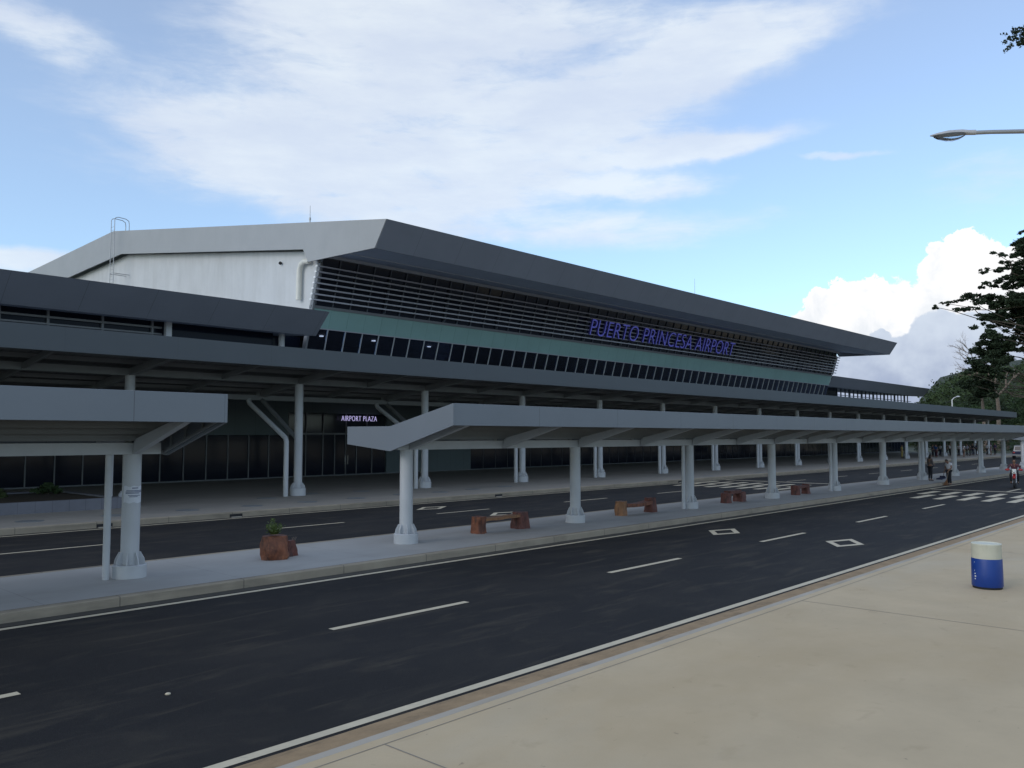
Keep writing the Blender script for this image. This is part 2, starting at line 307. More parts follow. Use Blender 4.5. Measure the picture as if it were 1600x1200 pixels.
for x0,x1 in [(-.5,2.4),(7.0,9.8),(14.8,17.75),(22.1,25.0),(29.9,33.2),(37.6,41.0),(53.2,56.2),(60.7,63.7),(68.2,71.2),(75.7,78.7),(83.2,86.2),(90.7,93.7),(98.2,101.2)]:
    quad('lane_dash',inner,x0,x1,24.06,24.18)
def diamond(parent,cx,cy):
    o=[(0,.55),(-1.0,-.18),(0,-.54),(1.05,.2)]; i=[(a*.62,b*.62) for a,b in o]
    q=MB(); q.add([(cx+a,cy+b,.004) for a,b in o+i],[(0,1,5,4),(1,2,6,5),(2,3,7,6),(3,0,4,7)]); q.build('diamond_marking',m_line,parent)
diamond(outer,24.05,12.98); diamond(outer,23.85,9.15); diamond(inner,23.7,26.2); diamond(inner,23.9,22.25)
for k in range(6): quad('crossing_bar',outer,43.15,46.2,13.0-1.03*k,13.4-1.03*k)
for k in range(6): quad('crossing_bar',outer,46.4,49.4,13.66-1.06*k,14.06-1.06*k)
quad('stop_line',outer,51.0,51.35,7.34,14.7)
for k in range(7): quad('crossing_bar',inner,44.3,47.2,20.7+1.04*k,21.1+1.04*k)
for k in range(7): quad('crossing_bar',inner,47.4,50.4,21.2+1.04*k,21.6+1.04*k)
quad('stop_line',inner,52.2,52.55,20.1,28.1)
# island between the two roads
isl=MB(); isl.add([(X0,15.42,.17),(X1,15.42,.17),(X1,19.0,.17),(X0,19.0,.17)],[(0,1,2,3)]); island=struct('island_pavement',isl,m_conc)
k_=MB(); k_.box(X0,X1,15.22,15.42,-.05,.172); struct('island_kerb',k_,m_kerb,bevel=.025)
k_=MB(); k_.box(X0,X1,19.0,19.18,-.05,.172); struct('island_kerb',k_,m_kerb,bevel=.02)
fo=MB(); fo.add([(X0,28.78,.2),(152,28.78,.2),(152,50.5,.2),(X0,50.5,.2)],[(0,1,2,3)]); fore=struct('forecourt_pavement',fo,m_fore)
k_=MB(); k_.box(X0,152,28.55,28.78,-.05,.203); fk=struct('forecourt_kerb',k_,m_kerb,bevel=.03)
for x in (11.2,15.9,30.0,47.0):
    q=MB(); q.box(x,x+.5,28.53,28.56,.02,.13); q.build('kerb_inlet',m_black,fk)
    q=MB(); q.box(x+.05,x+.45,28.49,28.52,.0,.035); q.build('inlet_lip',m_strip,fk)
# near apron
ap=MB(); ap.add([(X0,-300,.02),(X1,-300,.02),(X1,6.68,.02),(X0,6.68,.02)],[(0,1,2,3)]); apron=struct('apron',ap,m_apron)
ap=MB(); ap.box(X0,X1,6.68,6.80,-.05,.022); struct('apron_strip',ap,m_strip,bevel=.006)
ap=MB(); ap.add([(X0,6.80,.012),(X1,6.80,.012),(X1,7.10,.010),(X0,7.10,.010)],[(0,1,2,3)]); struct('mud_strip',ap,m_dirt)
quad('joint',apron,X0,X1,6.52,6.532,.0235,m_joint)
for x in (-14,-4.6,5.3,14.9,24.5,34.1,43.7):
    q=MB(); q.add([(x,-40,.0235),(x+.015,-40,.0235),(x+.015,6.515,.0235),(x,6.515,.0235)],[(0,1,2,3)]); q.build('joint',m_joint,apron)
# white chip on the road
c_=MB(); c_.lathe([(.030,.0),(.034,.01),(.02,.02)],(4.65,9.67),7); tag(c_.build('paint_chip',m_line),'small white lump lying alone on the asphalt near the short lane dash','debris')
RTREE = [(166.5, 31.8, 38.7, 0.7, 0.5), (164.5, 31.5, 36.8, 0.6, 0.4), (169.0, 32.7, 35.2, 1.6, 0.9), (163.8, 33.6, 34.2, 1.1, 0.4), (160.9, 34.8, 34.4, 0.7, 0.3), (168.6, 33.5, 33.1, 2.2, 0.7), (173.1, 39.3, 33.5, 1.0, 0.4), (173.0, 37.0, 33.6, 1.5, 0.5), (171.7, 37.9, 30.7, 1.4, 0.5), (162.1, 37.3, 28.6, 0.6, 0.3), (170.0, 35.0, 30.8, 1.9, 0.7), (167.3, 32.5, 30.9, 1.2, 1.2), (159.8, 38.9, 26.9, 1.7, 0.6), (157.5, 40.1, 26.1, 0.9, 0.3), (157.8, 42.0, 26.0, 0.9, 0.2), (167.3, 46.4, 26.9, 0.6, 0.2), (169.2, 42.4, 26.1, 1.2, 0.5), (171.4, 39.4, 27.9, 1.9, 1.1), (173.5, 37.0, 27.1, 2.6, 1.4), (165.7, 32.9, 26.7, 1.5, 1.4), (164.2, 37.3, 23.9, 1.7, 0.8), (167.3, 40.6, 22.7, 1.1, 0.4), (171.7, 37.9, 23.3, 1.8, 0.8), (175.4, 36.3, 24.3, 2.3, 1.4), (177.6, 34.3, 25.0, 1.6, 2.3), (162.1, 35.3, 20.4, 1.7, 1.1), (169.2, 38.2, 20.5, 1.4, 1.1), (169.7, 39.3, 18.8, 1.8, 1.3), (168.8, 36.8, 18.0, 2.0, 1.6), (161.6, 38.1, 16.0, 1.6, 0.8), (167.2, 38.2, 15.3, 1.7, 1.3), (162.7, 35.0, 15.6, 1.4, 1.5), (178.0, 35.6, 19.5, 1.3, 0.9), (177.6, 34.3, 21.7, 1.3, 1.3), (167.5, 39.5, 14.1, 1.6, 1.1), (162.2, 40.1, 14.0, 0.7, 0.4), (171.2, 43.1, 12.9, 1.0, 0.6), (167.1, 40.6, 12.2, 1.4, 1.1), (173.4, 40.2, 12.5, 1.7, 1.4), (172.4, 40.7, 10.5, 1.5, 1.2), (168.8, 37.2, 13.9, 1.1, 0.8), (169.0, 35.0, 14.6, 1.1, 0.6), (168.3, 40.1, 9.1, 1.2, 0.8), (167.6, 37.3, 10.4, 0.9, 0.9), (166.7, 30.4, 35.7, 2.1, 1.8), (169.7, 30.6, 29.4, 2.5, 2.2), (178.6, 31.9, 24.9, 2.6, 2.6), (166.1, 28.8, 32.4, 2.4, 1.8), (166.0, 30.3, 18.5, 1.8, 1.5)]
TUFT = [(24.5, 4.9, 13.5, 0.07, 0.03), (24.6, 4.8, 13.4, 0.08, 0.05), (24.5, 4.9, 13.3, 0.07, 0.05), (24.6, 4.9, 13.1, 0.07, 0.05), (24.6, 4.8, 13.2, 0.08, 0.05), (24.7, 4.7, 13.6, 0.09, 0.09), (24.7, 4.7, 13.4, 0.1, 0.08), (24.8, 4.6, 13.3, 0.11, 0.09), (24.8, 4.6, 13.6, 0.12, 0.1), (24.9, 4.5, 13.4, 0.13, 0.17), (24.9, 4.4, 13.6, 0.17, 0.17), (25.0, 4.3, 13.3, 0.17, 0.17)]
REXTRA = [(169.6, 32.1, 32.6, 2.3, 0.7), (175.4, 35.4, 32.5, 1.6, 0.5), (171.8, 35.8, 30.0, 1.5, 0.5), (170.9, 32.5, 30.4, 2.0, 0.7), (170.6, 31.3, 30.9, 1.3, 1.2), (169.8, 40.8, 26.5, 1.3, 0.5), (173.5, 37.5, 27.9, 2.0, 1.1), (173.8, 35.1, 27.0, 2.7, 1.4), (166.9, 32.8, 27.1, 1.6, 1.4), (166.1, 35.5, 24.3, 1.8, 0.8), (174.6, 35.6, 22.8, 1.9, 0.8), (178.6, 35.2, 24.8, 2.4, 1.4), (181.1, 34.1, 24.0, 1.7, 2.3), (170.1, 35.8, 20.1, 1.5, 1.1), (172.2, 38.5, 18.5, 1.9, 1.3), (170.3, 35.9, 17.9, 2.1, 1.6), (181.7, 33.5, 20.1, 1.4, 0.9), (180.3, 33.9, 22.0, 1.4, 1.3), (170.9, 28.7, 29.8, 2.6, 2.2), (178.8, 30.4, 23.8, 2.7, 2.6), (169.0, 28.0, 32.8, 2.5, 1.8), (169.9, 29.0, 19.1, 1.9, 1.5), (176.3, 28.4, 17.7, 2.2, 1.0), (173.5, 30.7, 17.7, 2.2, 1.0), (170.2, 24.6, 17.7, 2.2, 1.0), (179.6, 26.4, 19.5, 2.2, 1.0), (175.9, 27.0, 19.4, 2.2, 1.0), (173.1, 27.5, 19.6, 2.2, 1.0), (173.0, 27.6, 21.8, 2.2, 1.0), (170.3, 29.4, 21.7, 2.2, 1.0), (173.1, 26.1, 21.8, 2.2, 1.0), (172.4, 25.8, 23.4, 2.2, 1.0), (177.0, 25.0, 23.3, 2.2, 1.0), (173.3, 31.9, 23.4, 2.2, 1.0), (178.6, 25.6, 25.3, 2.2, 1.0), (176.5, 32.4, 25.5, 2.2, 1.0), (172.3, 25.1, 25.5, 2.2, 1.0), (171.9, 31.7, 27.8, 2.2, 1.0), (171.8, 26.6, 27.8, 2.2, 1.0), (176.4, 31.7, 27.3, 2.2, 1.0), (171.3, 26.8, 29.8, 2.2, 1.0), (172.7, 27.3, 29.4, 2.2, 1.0), (174.2, 27.9, 29.9, 2.2, 1.0), (171.6, 24.0, 31.9, 2.2, 1.0), (178.8, 33.4, 31.4, 2.2, 1.0), (179.5, 32.8, 31.2, 2.2, 1.0), (177.5, 31.9, 33.7, 2.2, 1.0), (175.2, 26.7, 33.3, 2.2, 1.0), (172.3, 24.6, 33.6, 2.2, 1.0), (172.9, 31.7, 35.0, 2.2, 1.0), (179.0, 30.6, 35.9, 2.2, 1.0), (179.0, 32.5, 35.6, 2.2, 1.0), (170.1, 31.1, 37.2, 2.2, 1.0), (173.0, 30.3, 37.5, 2.2, 1.0), (174.1, 32.9, 37.6, 2.2, 1.0)]
# ================================================================ terminal building
T=thing('airport_terminal','long low grey airport terminal with louvred slanted glass front and overhanging roof','terminal building',(77,49.5,0))
RX0,RX1=31.8,123.4
def slY(z): return 49-.2993*(z-8.88)
# roof body
q=MB(); q.prism([(39.3,16.05),(79.1,21.9),(98.2,21.15),(110,20.75),(110,20.2),(79.1,21.2),(47,16.4),(40.2,14.75)],RX0+.12,RX1-.12); q.build('main_roof',m_deck,T)
q=MB(); q.prism([(39.28,16.08),(40.36,14.45),(40.5,14.47),(39.48,16.1)],RX0,RX1); q.build('front_fascia',m_fascia,T)
gp=[(39.3,16.08),(79.1,21.95),(98.2,21.2),(110,20.8),(110,18.0),(88.6,19.05),(77.3,19.55),(48.1,15.55),(47.5,14.62),(40.4,14.47)]
q=MB(); q.prism(gp,RX0-.06,RX0+.06); q.build('gable_fascia',m_gable_lit,T)
q=MB(); q.prism(gp,RX1-.06,RX1+.06); q.build('gable_fascia',m_fascia,T)
q=MB(); q.prism([(40.5,14.47),(43.0,14.52),(43.0,14.60),(40.5,14.56)],RX0+.08,RX1-.08); q.build('eave_soffit',m_soffit2,T)
q=MB(); q.box(RX0+.1,RX1-.1,43.0,43.06,14.49,14.70); q.build('drip_trim',m_steel,T)
q=MB(); q.prism([(43.06,14.60),(47.6,15.30),(47.6,15.38),(43.06,14.68)],RX0+.08,RX1-.08); q.build('inner_soffit',m_soffit2,T)
q=MB(); q.box(32.3,122.2,46.95,47.12,15.0,15.28); q.build('head_beam',m_steel,T)
# end walls
wp=[(57,.0),(57,12.3),(48.5,10.75),(47.42,14.25),(47.35,14.6),(48.0,15.5),(77.3,19.6),(88.6,19.1),(110,18.1),(110,0)]
q=MB(); q.prism(wp,32.45,32.62); q.build('end_wall',m_white,T)
q=MB(); q.prism(wp,122.0,122.2); q.build('end_wall',m_white,T)
q=MB(); q.bar((32.52,slY(7.2)-.06,7.2),(32.52,slY(14.6)-.06,14.6),.36,.16); q.build('corner_post',m_mull,T)
# slanted curtain wall : 60 bays
NB=60; bw=(121.9-32.68)/NB
def slpan(x0,x1,z0,z1,off=0,th=.04):
    a,b=slY(z0)+off,slY(z1)+off
    return MB().prism([(a,z0),(b,z1),(b+th,z1),(a+th,z0)],x0,x1)
for i in range(NB):
    xa=32.68+bw*i; xb=xa+bw
    w=slpan(xa+.03,xb-.03,7.6,10.34,.03).build('lower_window',m_tint,T)
    slpan(xa-.024,xa+.024,7.6,10.38,-.05,.12).build('mullion',m_steel,w)
    w=slpan(xa+.04,xb-.04,11.85,15.05,.03).build('upper_window',m_glass,T)
    slpan(xa-.04,xa+.04,11.85,15.02,-.07,.14).build('mullion',m_mull_d,w)
    slpan(xa+.006,xb-.006,10.38,11.68,-.02,.06).build('spandrel_panel',m_green,T)
slpan(32.4,122,11.68,11.86,-.10,.2).build('sill_rail',m_mull,T)
slpan(32.6,122,10.34,10.40,-.045,.1).build('sill_rail',m_louver,T)
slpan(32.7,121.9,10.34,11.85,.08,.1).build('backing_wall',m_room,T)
for i in range(7):
    z=12.16+.362*i; y=slY(z)-.32
    q=MB(); q.prism([(y-.13,z-.045),(y+.13,z-.015),(y+.13,z+.045),(y-.13,z+.05)],32.2,122.3); lv=q.build('louver',m_louver,T)
    for x in (32.15,122.32):
        q=MB(); q.box(x-.04,x+.04,y-.11,y+.11,z-.055,z+.065); q.build('end_cap',m_louver_end,lv)
for i in range(0,NB+1,4):
    x=32.68+bw*i; slpan(x-.03,x+.03,11.9,14.5,-.22,.12).build('louver_bracket',m_mull_d,T)
# room behind the lower windows with lit downlights
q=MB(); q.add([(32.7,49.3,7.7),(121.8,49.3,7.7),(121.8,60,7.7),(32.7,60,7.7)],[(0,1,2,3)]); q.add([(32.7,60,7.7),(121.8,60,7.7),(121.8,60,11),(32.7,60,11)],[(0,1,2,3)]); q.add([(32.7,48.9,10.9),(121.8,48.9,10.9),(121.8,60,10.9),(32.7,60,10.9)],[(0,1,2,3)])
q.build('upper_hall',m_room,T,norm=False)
for x,y in [(38.1,55.0),(42.9,54.6),(49.0,54.6)]:
    q=MB(); q.box(x-.12,x+.12,y-.12,y+.12,10.74 if x>32 else 9.36,10.82 if x>32 else 9.42); q.build('downlight',m_dl,T)
# ground floor front
m_mull_k=mat('black_mullion',(.05,.055,.065),.4,.05,2)
def gfpane(x0,x1,z1,name='glazing_panel'):
    q=MB(); q.box(x0+.03,x1-.03,49.5,49.54,.26,z1-.03); w=q.build(name,m_glass,T)
    q=MB(); q.box(x0-.03,x0+.03,49.44 if x0<49 else 49.48,49.56,.2,z1); q.build('mullion',m_mull if x0<49 else m_mull_k,w); return w
for i in range(16): gfpane(31.7-1.46*(i+1),31.7-1.46*i,3.04)
for a,b in [(31.7,33.1),(33.1,34.5),(34.5,35.5),(37.4,38.8),(38.8,40.1)]: gfpane(a,b,3.1)
for a,b in [(35.5,36.45),(36.45,37.4)]:
    d=gfpane(a,b,3.1,'entrance_door'); q=MB(); hx=b-.12 if a<36 else a+.12; q.tube([(hx,49.36,1.0),(hx,49.36,1.6)],.02,8); q.build('handle',m_chrome,d)
for a,b in [(31.7,33.1),(33.1,34.5),(34.5,36.45),(36.45,38.3),(38.3,40.1)]:
    q=MB(); q.box(a+.03,b-.03,49.5,49.54,3.2,4.55); w=q.build('transom_window',m_glass,T); q=MB(); q.box(a-.03,a+.03,49.40,49.56,3.1,4.6); q.build('mullion',m_mull,w)
q=MB(); q.box(31.6,40.2,49.38,49.57,3.09,3.2); q.build('transom_bar',m_mull,T)
n2=int((160-49.05)/1.5)
for i in range(n2): gfpane(49.05+1.5*i,50.55+1.5*i,3.04)
q=MB(); q.box(-20,31.66,49.42,49.6,3.05,7.7); q.box(31.66,40.14,49.42,49.6,4.58,7.7); q.box(40.14,49.0,49.42,49.6,.2,7.7); q.box(49.0,160,49.42,49.6,3.05,7.7); q.build('panel_wall',m_tealwall,T)
q=MB(); q.box(8,160,49.38,49.62,.2,.27); q.build('base_rail',m_mull,T)
# dark hall behind the ground floor glass
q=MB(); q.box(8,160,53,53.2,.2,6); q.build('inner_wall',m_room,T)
# side wings
def wing(x0,x1,yt,zt,yb,zb,fm,name):
    q=MB(); q.prism([(yt,zt),(yb,zb),(yb+.15,zb+.02),(yt+.2,zt)],x0,x1); q.build(name,fm,T)
    q=MB(); q.prism([(yt+.2,zt-.02),(yb+.15,zb+.02),(yb+.15,zb+.14),(yt+.6,zt-.05)],x0+.02,x1-.02)
    q.build('wing_roof_edge',m_deck,T)
    q=MB(); q.prism([(yb+.15,zb+.03),(yb+12,zb+.9),(yb+12,zb+1.05),(yb+.15,zb+.2)],x0+.02,x1-.02); q.build('wing_roof',m_soffit2,T)
wing(-20,31.5,44.6,10.93,46.1,9.49,m_fascia,'wing_fascia')
wing(122.3,168,47.9,11.78,49.1,10.3,m_fascia,'wing_fascia')
q=MB(); q.box(-20,29.5,48.0,48.06,5.9,9.75); q.box(29.5,33.2,50.5,50.56,5.9,9.9); q.build('wing_glazing',m_glass_d,T)
for x in (9.0,11.3,13.69,15.99,18.78,21.56):
    q=MB(); q.box(x-.06,x+.06,47.84,48.0,7.7,9.7); q.build('wing_mullion',m_mull,T)
q=MB(); q.box(-20,22.1,47.80,48.0,8.86,8.95); q.box(-20,22.1,47.80,48.0,9.22,9.33); q.build('wing_rail',m_mull,T)
q=MB(); q.box(22.12,22.45,47.3,47.6,5.9,9.62); q.build('wing_post',m_steel,T)
q=MB(); q.tube([(29.9,47.6,5.8),(29.9,47.6,9.62)],.2,14); q.build('wing_post',m_steel,T,smooth=True)
q=MB(); q.box(8,32,52.1,52.3,5,9.9); q.build('wing_back_wall',m_room,T)
q=MB(); q.box(122.3,132,51.3,51.4,8.0,10.7); q.build('wing_glazing',m_glass,T)
for i in range(20):
    x=132+1.8*i; q=MB(); q.box(x-(.10 if i%3 else .28),x+(.10 if i%3 else .28),51.3,51.45,7.5,10.7); q.build('wing_post',m_mull_d,T)
q=MB(); q.box(132,168,51.28,51.44,9.42,9.50); q.box(122.3,168,51.2,51.5,7.2,9.0); q.build('wing_sill',m_tealwall,T)
q=MB(); q.box(8,160,49.7,110,7.2,7.5); q.build('floor_slab',m_room,T)
# downpipe, wall light on the white wall
q=MB(); q.tube([(32.18,47.95,14.78),(32.18,48.55,14.86),(32.18,48.95,14.72),(32.18,49.16,14.35),(32.18,49.2,13.4),(32.18,49.22,12.28)],.185,16); q.build('drain_pipe',m_pvc,T,smooth=True)
q=MB(); q.ell((32.3,51.75,15.2),.12,.12,.12); q.build('wall_fitting',m_black,T)
# lightning rods
for (x,y,z0,h) in [(33.0,49.2,17.3,1.7),(92.0,53.2,18.0,4.6)]:
    q=MB(); q.tube([(x,y,z0-.6),(x,y,z0+h*.45),(x,y,z0+h*.46),(x,y,z0+h)],[.045,.045,.025,.015],8); q.tube([(x,y,z0+h*.40),(x,y,z0+h*.5)],.07,8); q.build('lightning_rod',m_galv,T)

# sign letters
def text_thing(s,name,label,mats,target_w,target_h,loc,rotx,off=-.012,ext=.06,spc=1.04):
    th=thing(name,label,'sign',loc)
    cu=bpy.data.curves.new('t','FONT'); cu.extrude=ext; cu.size=1; cu.space_character=spc; cu.offset=off
    cu.body=s; tmp=bpy.data.objects.new('t',cu); COL.objects.link(tmp); bpy.context.view_layer.update()
    total=tmp.dimensions.x; hh=tmp.dimensions.y
    sx=target_w/total; sy=target_h/hh
    adv=[]; cu.body='H|'; 
    def width(t):
        cu.body=t; bpy.context.view_layer.update(); return tmp.dimensions.x
    wb=width('||'); w1=width('|')
    base=width('||')
    for i,ch in enumerate(s):
        if ch==' ': continue
        pre=width('|'+s[:i]+'|')-base        # pen position before this letter
        cu.body=ch; bpy.context.view_layer.update()
        me=bpy.data.meshes.new_from_object(tmp.evaluated_get(bpy.context.evaluated_depsgraph_get()))
        for v in me.vertices: v.co.x=(v.co.x+pre)*sx; v.co.y*=sy
        me.materials.clear(); me.materials.append(mats[0]); me.materials.append(mats[1])
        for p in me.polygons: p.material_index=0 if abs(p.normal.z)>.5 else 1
        o=bpy.data.objects.new('letter',me); COL.objects.link(o); o.parent=th; o.rotation_euler=(rotx,0,0)
    bpy.data.objects.remove(tmp); return th
text_thing('PUERTO PRINCESA AIRPORT','airport_name_sign','large violet-blue letters PUERTO PRINCESA AIRPORT mounted on the louvres',(m_sign,m_signside),27.7,1.52,(62.1,slY(12.55)-.68,12.42),R(90+16.6),ext=.09)
text_thing('AIRPORT PLAZA','plaza_sign','small glowing lilac letters AIRPORT PLAZA above the glass entrance','' or (m_plaza,m_plaza),3.15,.37,(35.86,49.2,4.06),R(90),ext=.015,off=-.022,spc=1.12)

# roof ladder
Lt=thing('roof_ladder','thin steel roof access ladder rising beside the white gable end','ladder',(31.0,77.4,15))
for y in (77.0,77.75):
    q=MB(); q.tube([(31.0,y,14.2),(31.0,y,22.55),(31.08,y,22.72),(31.3,y,22.8),(32.0,y,22.75),(32.25,y,22.6),(32.3,y,22.3),(32.3,y,21.7)],.032,8); q.build('side_rail',m_galv,Lt,smooth=True)
    q=MB(); q.tube([(31.0,y,17.65),(32.5,y,17.65)],.03,8); q.build('wall_bracket',m_galv,Lt)
for i in range(26):
    q=MB(); q.tube([(31.0,77.0,14.4+.3*i),(31.0,77.75,14.4+.3*i)],.012,6); q.build('rung',m_galv,Lt)

# ================================================================ columns
def column(parent,x,y,z0,z1,r,rb,hb,hg,n=8):
    q=MB(); q.tube([(x,y,z0+hb),(x,y,z1)],r,28); c=q.build('column',m_steel,parent,smooth=True)
    q=MB(); q.lathe([(rb,z0),(rb,z0+hb-.02),(rb-.02,z0+hb)],(x,y),32); q.build('column_base',m_steel,c,smooth=True)
    q=MB()
    for i in range(n):
        a=2*math.pi*i/n+.2; u=Vector((math.cos(a),math.sin(a),0)); t=Vector((-math.sin(a),math.cos(a),0))*.012
        p=[Vector((x,y,z0+hb))+u*(r-.01),Vector((x,y,z0+hb))+u*(rb-.03),Vector((x,y,z0+hb+hg*.45))+u*(rb-.05),Vector((x,y,z0+hb+hg))+u*(r+.03),Vector((x,y,z0+hb+hg))+u*(r-.01)]
        vs=[v-t for v in p]+[v+t for v in p]; q.add(vs,[(0,1,2,3,4),(9,8,7,6,5)]+[(i_,(i_+1)%5,(i_+1)%5+5,i_+5) for i_ in range(5)])
    q.build('gusset_plate',m_steel,c); return c
def island_canopy(xa,xb,cols,pipes,label):
    C=thing('walkway_canopy',label,'canopy',((xa+xb)/2,17.2,.17),'covered walkways on the traffic island')
    q=MB(); q.box(xa+.06,xb-.06,14.72,14.78,3.25,3.79); q.build('front_fascia',m_isl_fascia,C,bevel=.006)
    q=MB(); q.box(xa+.06,xb-.06,18.87,18.93,2.77,3.25); q.build('rear_fascia',m_isl_fascia,C)
    gp=[(14.72,3.79),(17.1,3.25),(18.93,3.25),(18.93,2.77),(17.1,2.6),(14.72,3.25)]
    for a,b in ((xa,xa+.06),(xb-.06,xb)):
        q=MB(); q.prism(gp,a,b); q.build('end_fascia',m_isl_fascia,C,bevel=.005)
    for a,s in ((xa+.10,1),(xb-.10,-1)):       # framing on the inner face of each end
        q=MB(); q.bar((a,14.85,3.30),(a,17.05,2.68),.05,.05); q.bar((a,14.85,3.66),(a,17.05,3.16),.05,.05); q.bar((a,17.1,2.68),(a,18.8,2.85),.05,.05)
        for y in (15.5,16.2,16.8): zz=3.30-(y-14.85)*.28; q.bar((a,y,zz),(a,y,zz+.38),.04,.04)
        q.build('end_frame',m_steel_d,C)
    q=MB(); q.prism([(14.79,3.60),(17.05,3.10),(17.05,3.14),(14.79,3.64)],xa+.07,xb-.07); q.prism([(17.05,3.10),(18.86,3.12),(18.86,3.16),(17.05,3.14)],xa+.07,xb-.07); q.build('roof_sheet',m_soffit,C)
    q=MB(); q.box(xa+.2,xb-.2,17.02,17.38,2.63,2.86); q.build('main_beam',m_steel,C)
    q=MB(); q.box(xa+.2,xb-.2,16.9,17.5,2.90,3.09); q.build('gutter',m_steel_d,C)
    q=MB()
    for y in (15.0,15.55,16.1,16.6):
        z=3.585-(y-14.79)*.2212; q.box(xa+.1,xb-.1,y-.03,y+.03,z-.15,z-.012)
    q.build('purlins',m_steel_d,C)
    x=cols[0]-3.62 if cols[0]-3.62>xa+.3 else cols[0]
    while x<xb-.3:
        q=MB(); q.prism([(14.8,3.27),(14.8,3.40),(16.95,2.93),(17.02,2.63)],x-.07,x+.07); q.build('rafter',m_steel,C)
        q=MB(); q.prism([(17.38,2.63),(17.38,2.9),(18.85,3.05),(18.85,2.86)],x-.07,x+.07); q.build('rear_rafter',m_steel,C)
        x+=3.62
    for x in cols: column(C,x,17.2,.17,2.64,.175,.325,.26,.24)
    for x in pipes:
        q=MB(); q.tube([(x-.46,17.2,.17),(x-.46,17.2,2.64)],.068,14); q.build('drain_pipe',m_steel,C,smooth=True)
    return C
cx=lambda k:7.41+7.245*k
island_canopy(-14.0,8.11,[cx(k) for k in (-2,-1,0)],[cx(0)],'nearest walkway canopy, cut by the left edge, paper notice on its column')
island_canopy(14.0,80.6,[cx(k) for k in range(1,11)],[cx(k) for k in (3,5,7,9)],'long grey walkway canopy with folded V end running over the benches')
island_canopy(86.4,130,[cx(k) for k in range(11,17)],[cx(k) for k in (12,14)],'far walkway canopy beyond the gap, its pale folded end at the right edge')
# paper notice wrapped round the first column
N_=thing('paper_notice','white printed paper notice taped around the thick grey column at the left','notice',(7.41,17.2,1.6))
q=MB(); n=14; a0,a1=R(195),R(325); r=.180
q.add([(7.41+r*math.cos(a0+(a1-a0)*i/n),17.2+r*math.sin(a0+(a1-a0)*i/n),z+(.012*math.sin(i*1.1) if z<2 else 0)) for z in (1.66,1.99) for i in range(n+1)],[(i,i+1,i+n+2,i+n+1) for i in range(n)])
q.build('sheet',m_paper,N_,norm=False)
q=MB(); r=.183
for j,(s,e,z,h) in enumerate([(.42,.72,1.945,.018),(.15,.95,1.895,.014),(.12,.97,1.87,.014),(.12,.80,1.845,.014),(.25,.85,1.80,.012),(.3,.7,1.775,.012)]):
    k=8; q.add([(7.41+r*math.cos(a0+(a1-a0)*(s+(e-s)*i/k)),17.2+r*math.sin(a0+(a1-a0)*(s+(e-s)*i/k)),zz) for zz in (z,z+h) for i in range(k+1)],[(i,i+1,i+k+2,i+k+1) for i in range(k)])
q.build('print_lines',m_ink,N_,norm=False)

# ================================================================ forecourt canopy
F=thing('forecourt_canopy','long dark grey canopy on white columns over the terminal forecourt','canopy',(70,38,.2))
fx0,fx1=-14,151
q=MB(); q.box(fx0,fx1,30.46,30.54,5.87,6.71); q.build('front_fascia',m_fore_fascia,F)
for a in (fx0,fx1-.08):
    q=MB(); q.prism([(30.46,6.71),(37.8,5.6),(48,6.1),(48,5.4),(37.8,4.95),(30.46,5.87)],a,a+.08); q.build('end_fascia',m_fore_fascia,F)
q=MB(); q.prism([(30.55,6.40),(37.8,5.36),(37.8,5.42),(30.55,6.46)],fx0+.1,fx1-.1); q.prism([(37.8,5.36),(49.4,5.75),(49.4,5.81),(37.8,5.42)],fx0+.1,fx1-.1); q.build('roof_sheet',m_soffit,F)
q=MB(); q.box(fx0+.1,fx1-.1,34.18,34.42,5.44,5.72); q.build('main_beam',m_steel_d,F)
q=MB(); q.box(fx0+.1,fx1-.1,37.5,37.95,4.78,5.02); q.build('rear_beam',m_steel_d,F)
q=MB()
for i in range(16):
    y=31.1+1.12*i; z=(6.40-(y-30.55)*.1434) if y<37.8 else 5.36+(y-37.8)*.0336
    if abs(y-34.3)<.2: continue
    q.box(fx0+.1,fx1-.1,y-.04,y+.04,z-.17,z-.01)
q.build('purlins',m_steel_d,F)
fc=[14.6+7.95*k for k in range(-3,18)]
for x in fc:
    q=MB(); q.prism([(30.56,5.90),(30.56,6.18),(34.1,5.72),(37.5,5.28),(37.5,4.95),(34.3,5.42)],x-.11,x+.11); q.build('rafter',m_steel_d,F)
    q=MB(); q.prism([(37.95,4.95),(37.95,5.2),(49.3,5.55),(49.3,5.35)],x-.10,x+.10); q.build('rear_rafter',m_steel_d,F)
    column(F,x,34.3,.2,5.46,.195,.37,.34,.26)
    q=MB(); q.tube([(x,34.42,2.85),(x,37.6,4.82)],.105,12); q.build('strut',m_steel_d,F,smooth=True)
    q=MB(); q.tube([(x-.75,34.15,.2),(x-.75,34.15,2.75),(x-.75,34.25,2.92),(x-.75,37.45,4.6),(x-.75,37.55,4.78)],.115,14); q.build('drain_pipe',m_steel,F,smooth=True)
for x in [fc[i]+3.975 for i in range(len(fc)-1)]:
    q=MB(); q.prism([(30.56,5.98),(30.56,6.18),(37.5,5.24),(37.5,5.02)],x-.06,x+.06); q.build('rafter',m_steel_d,F)

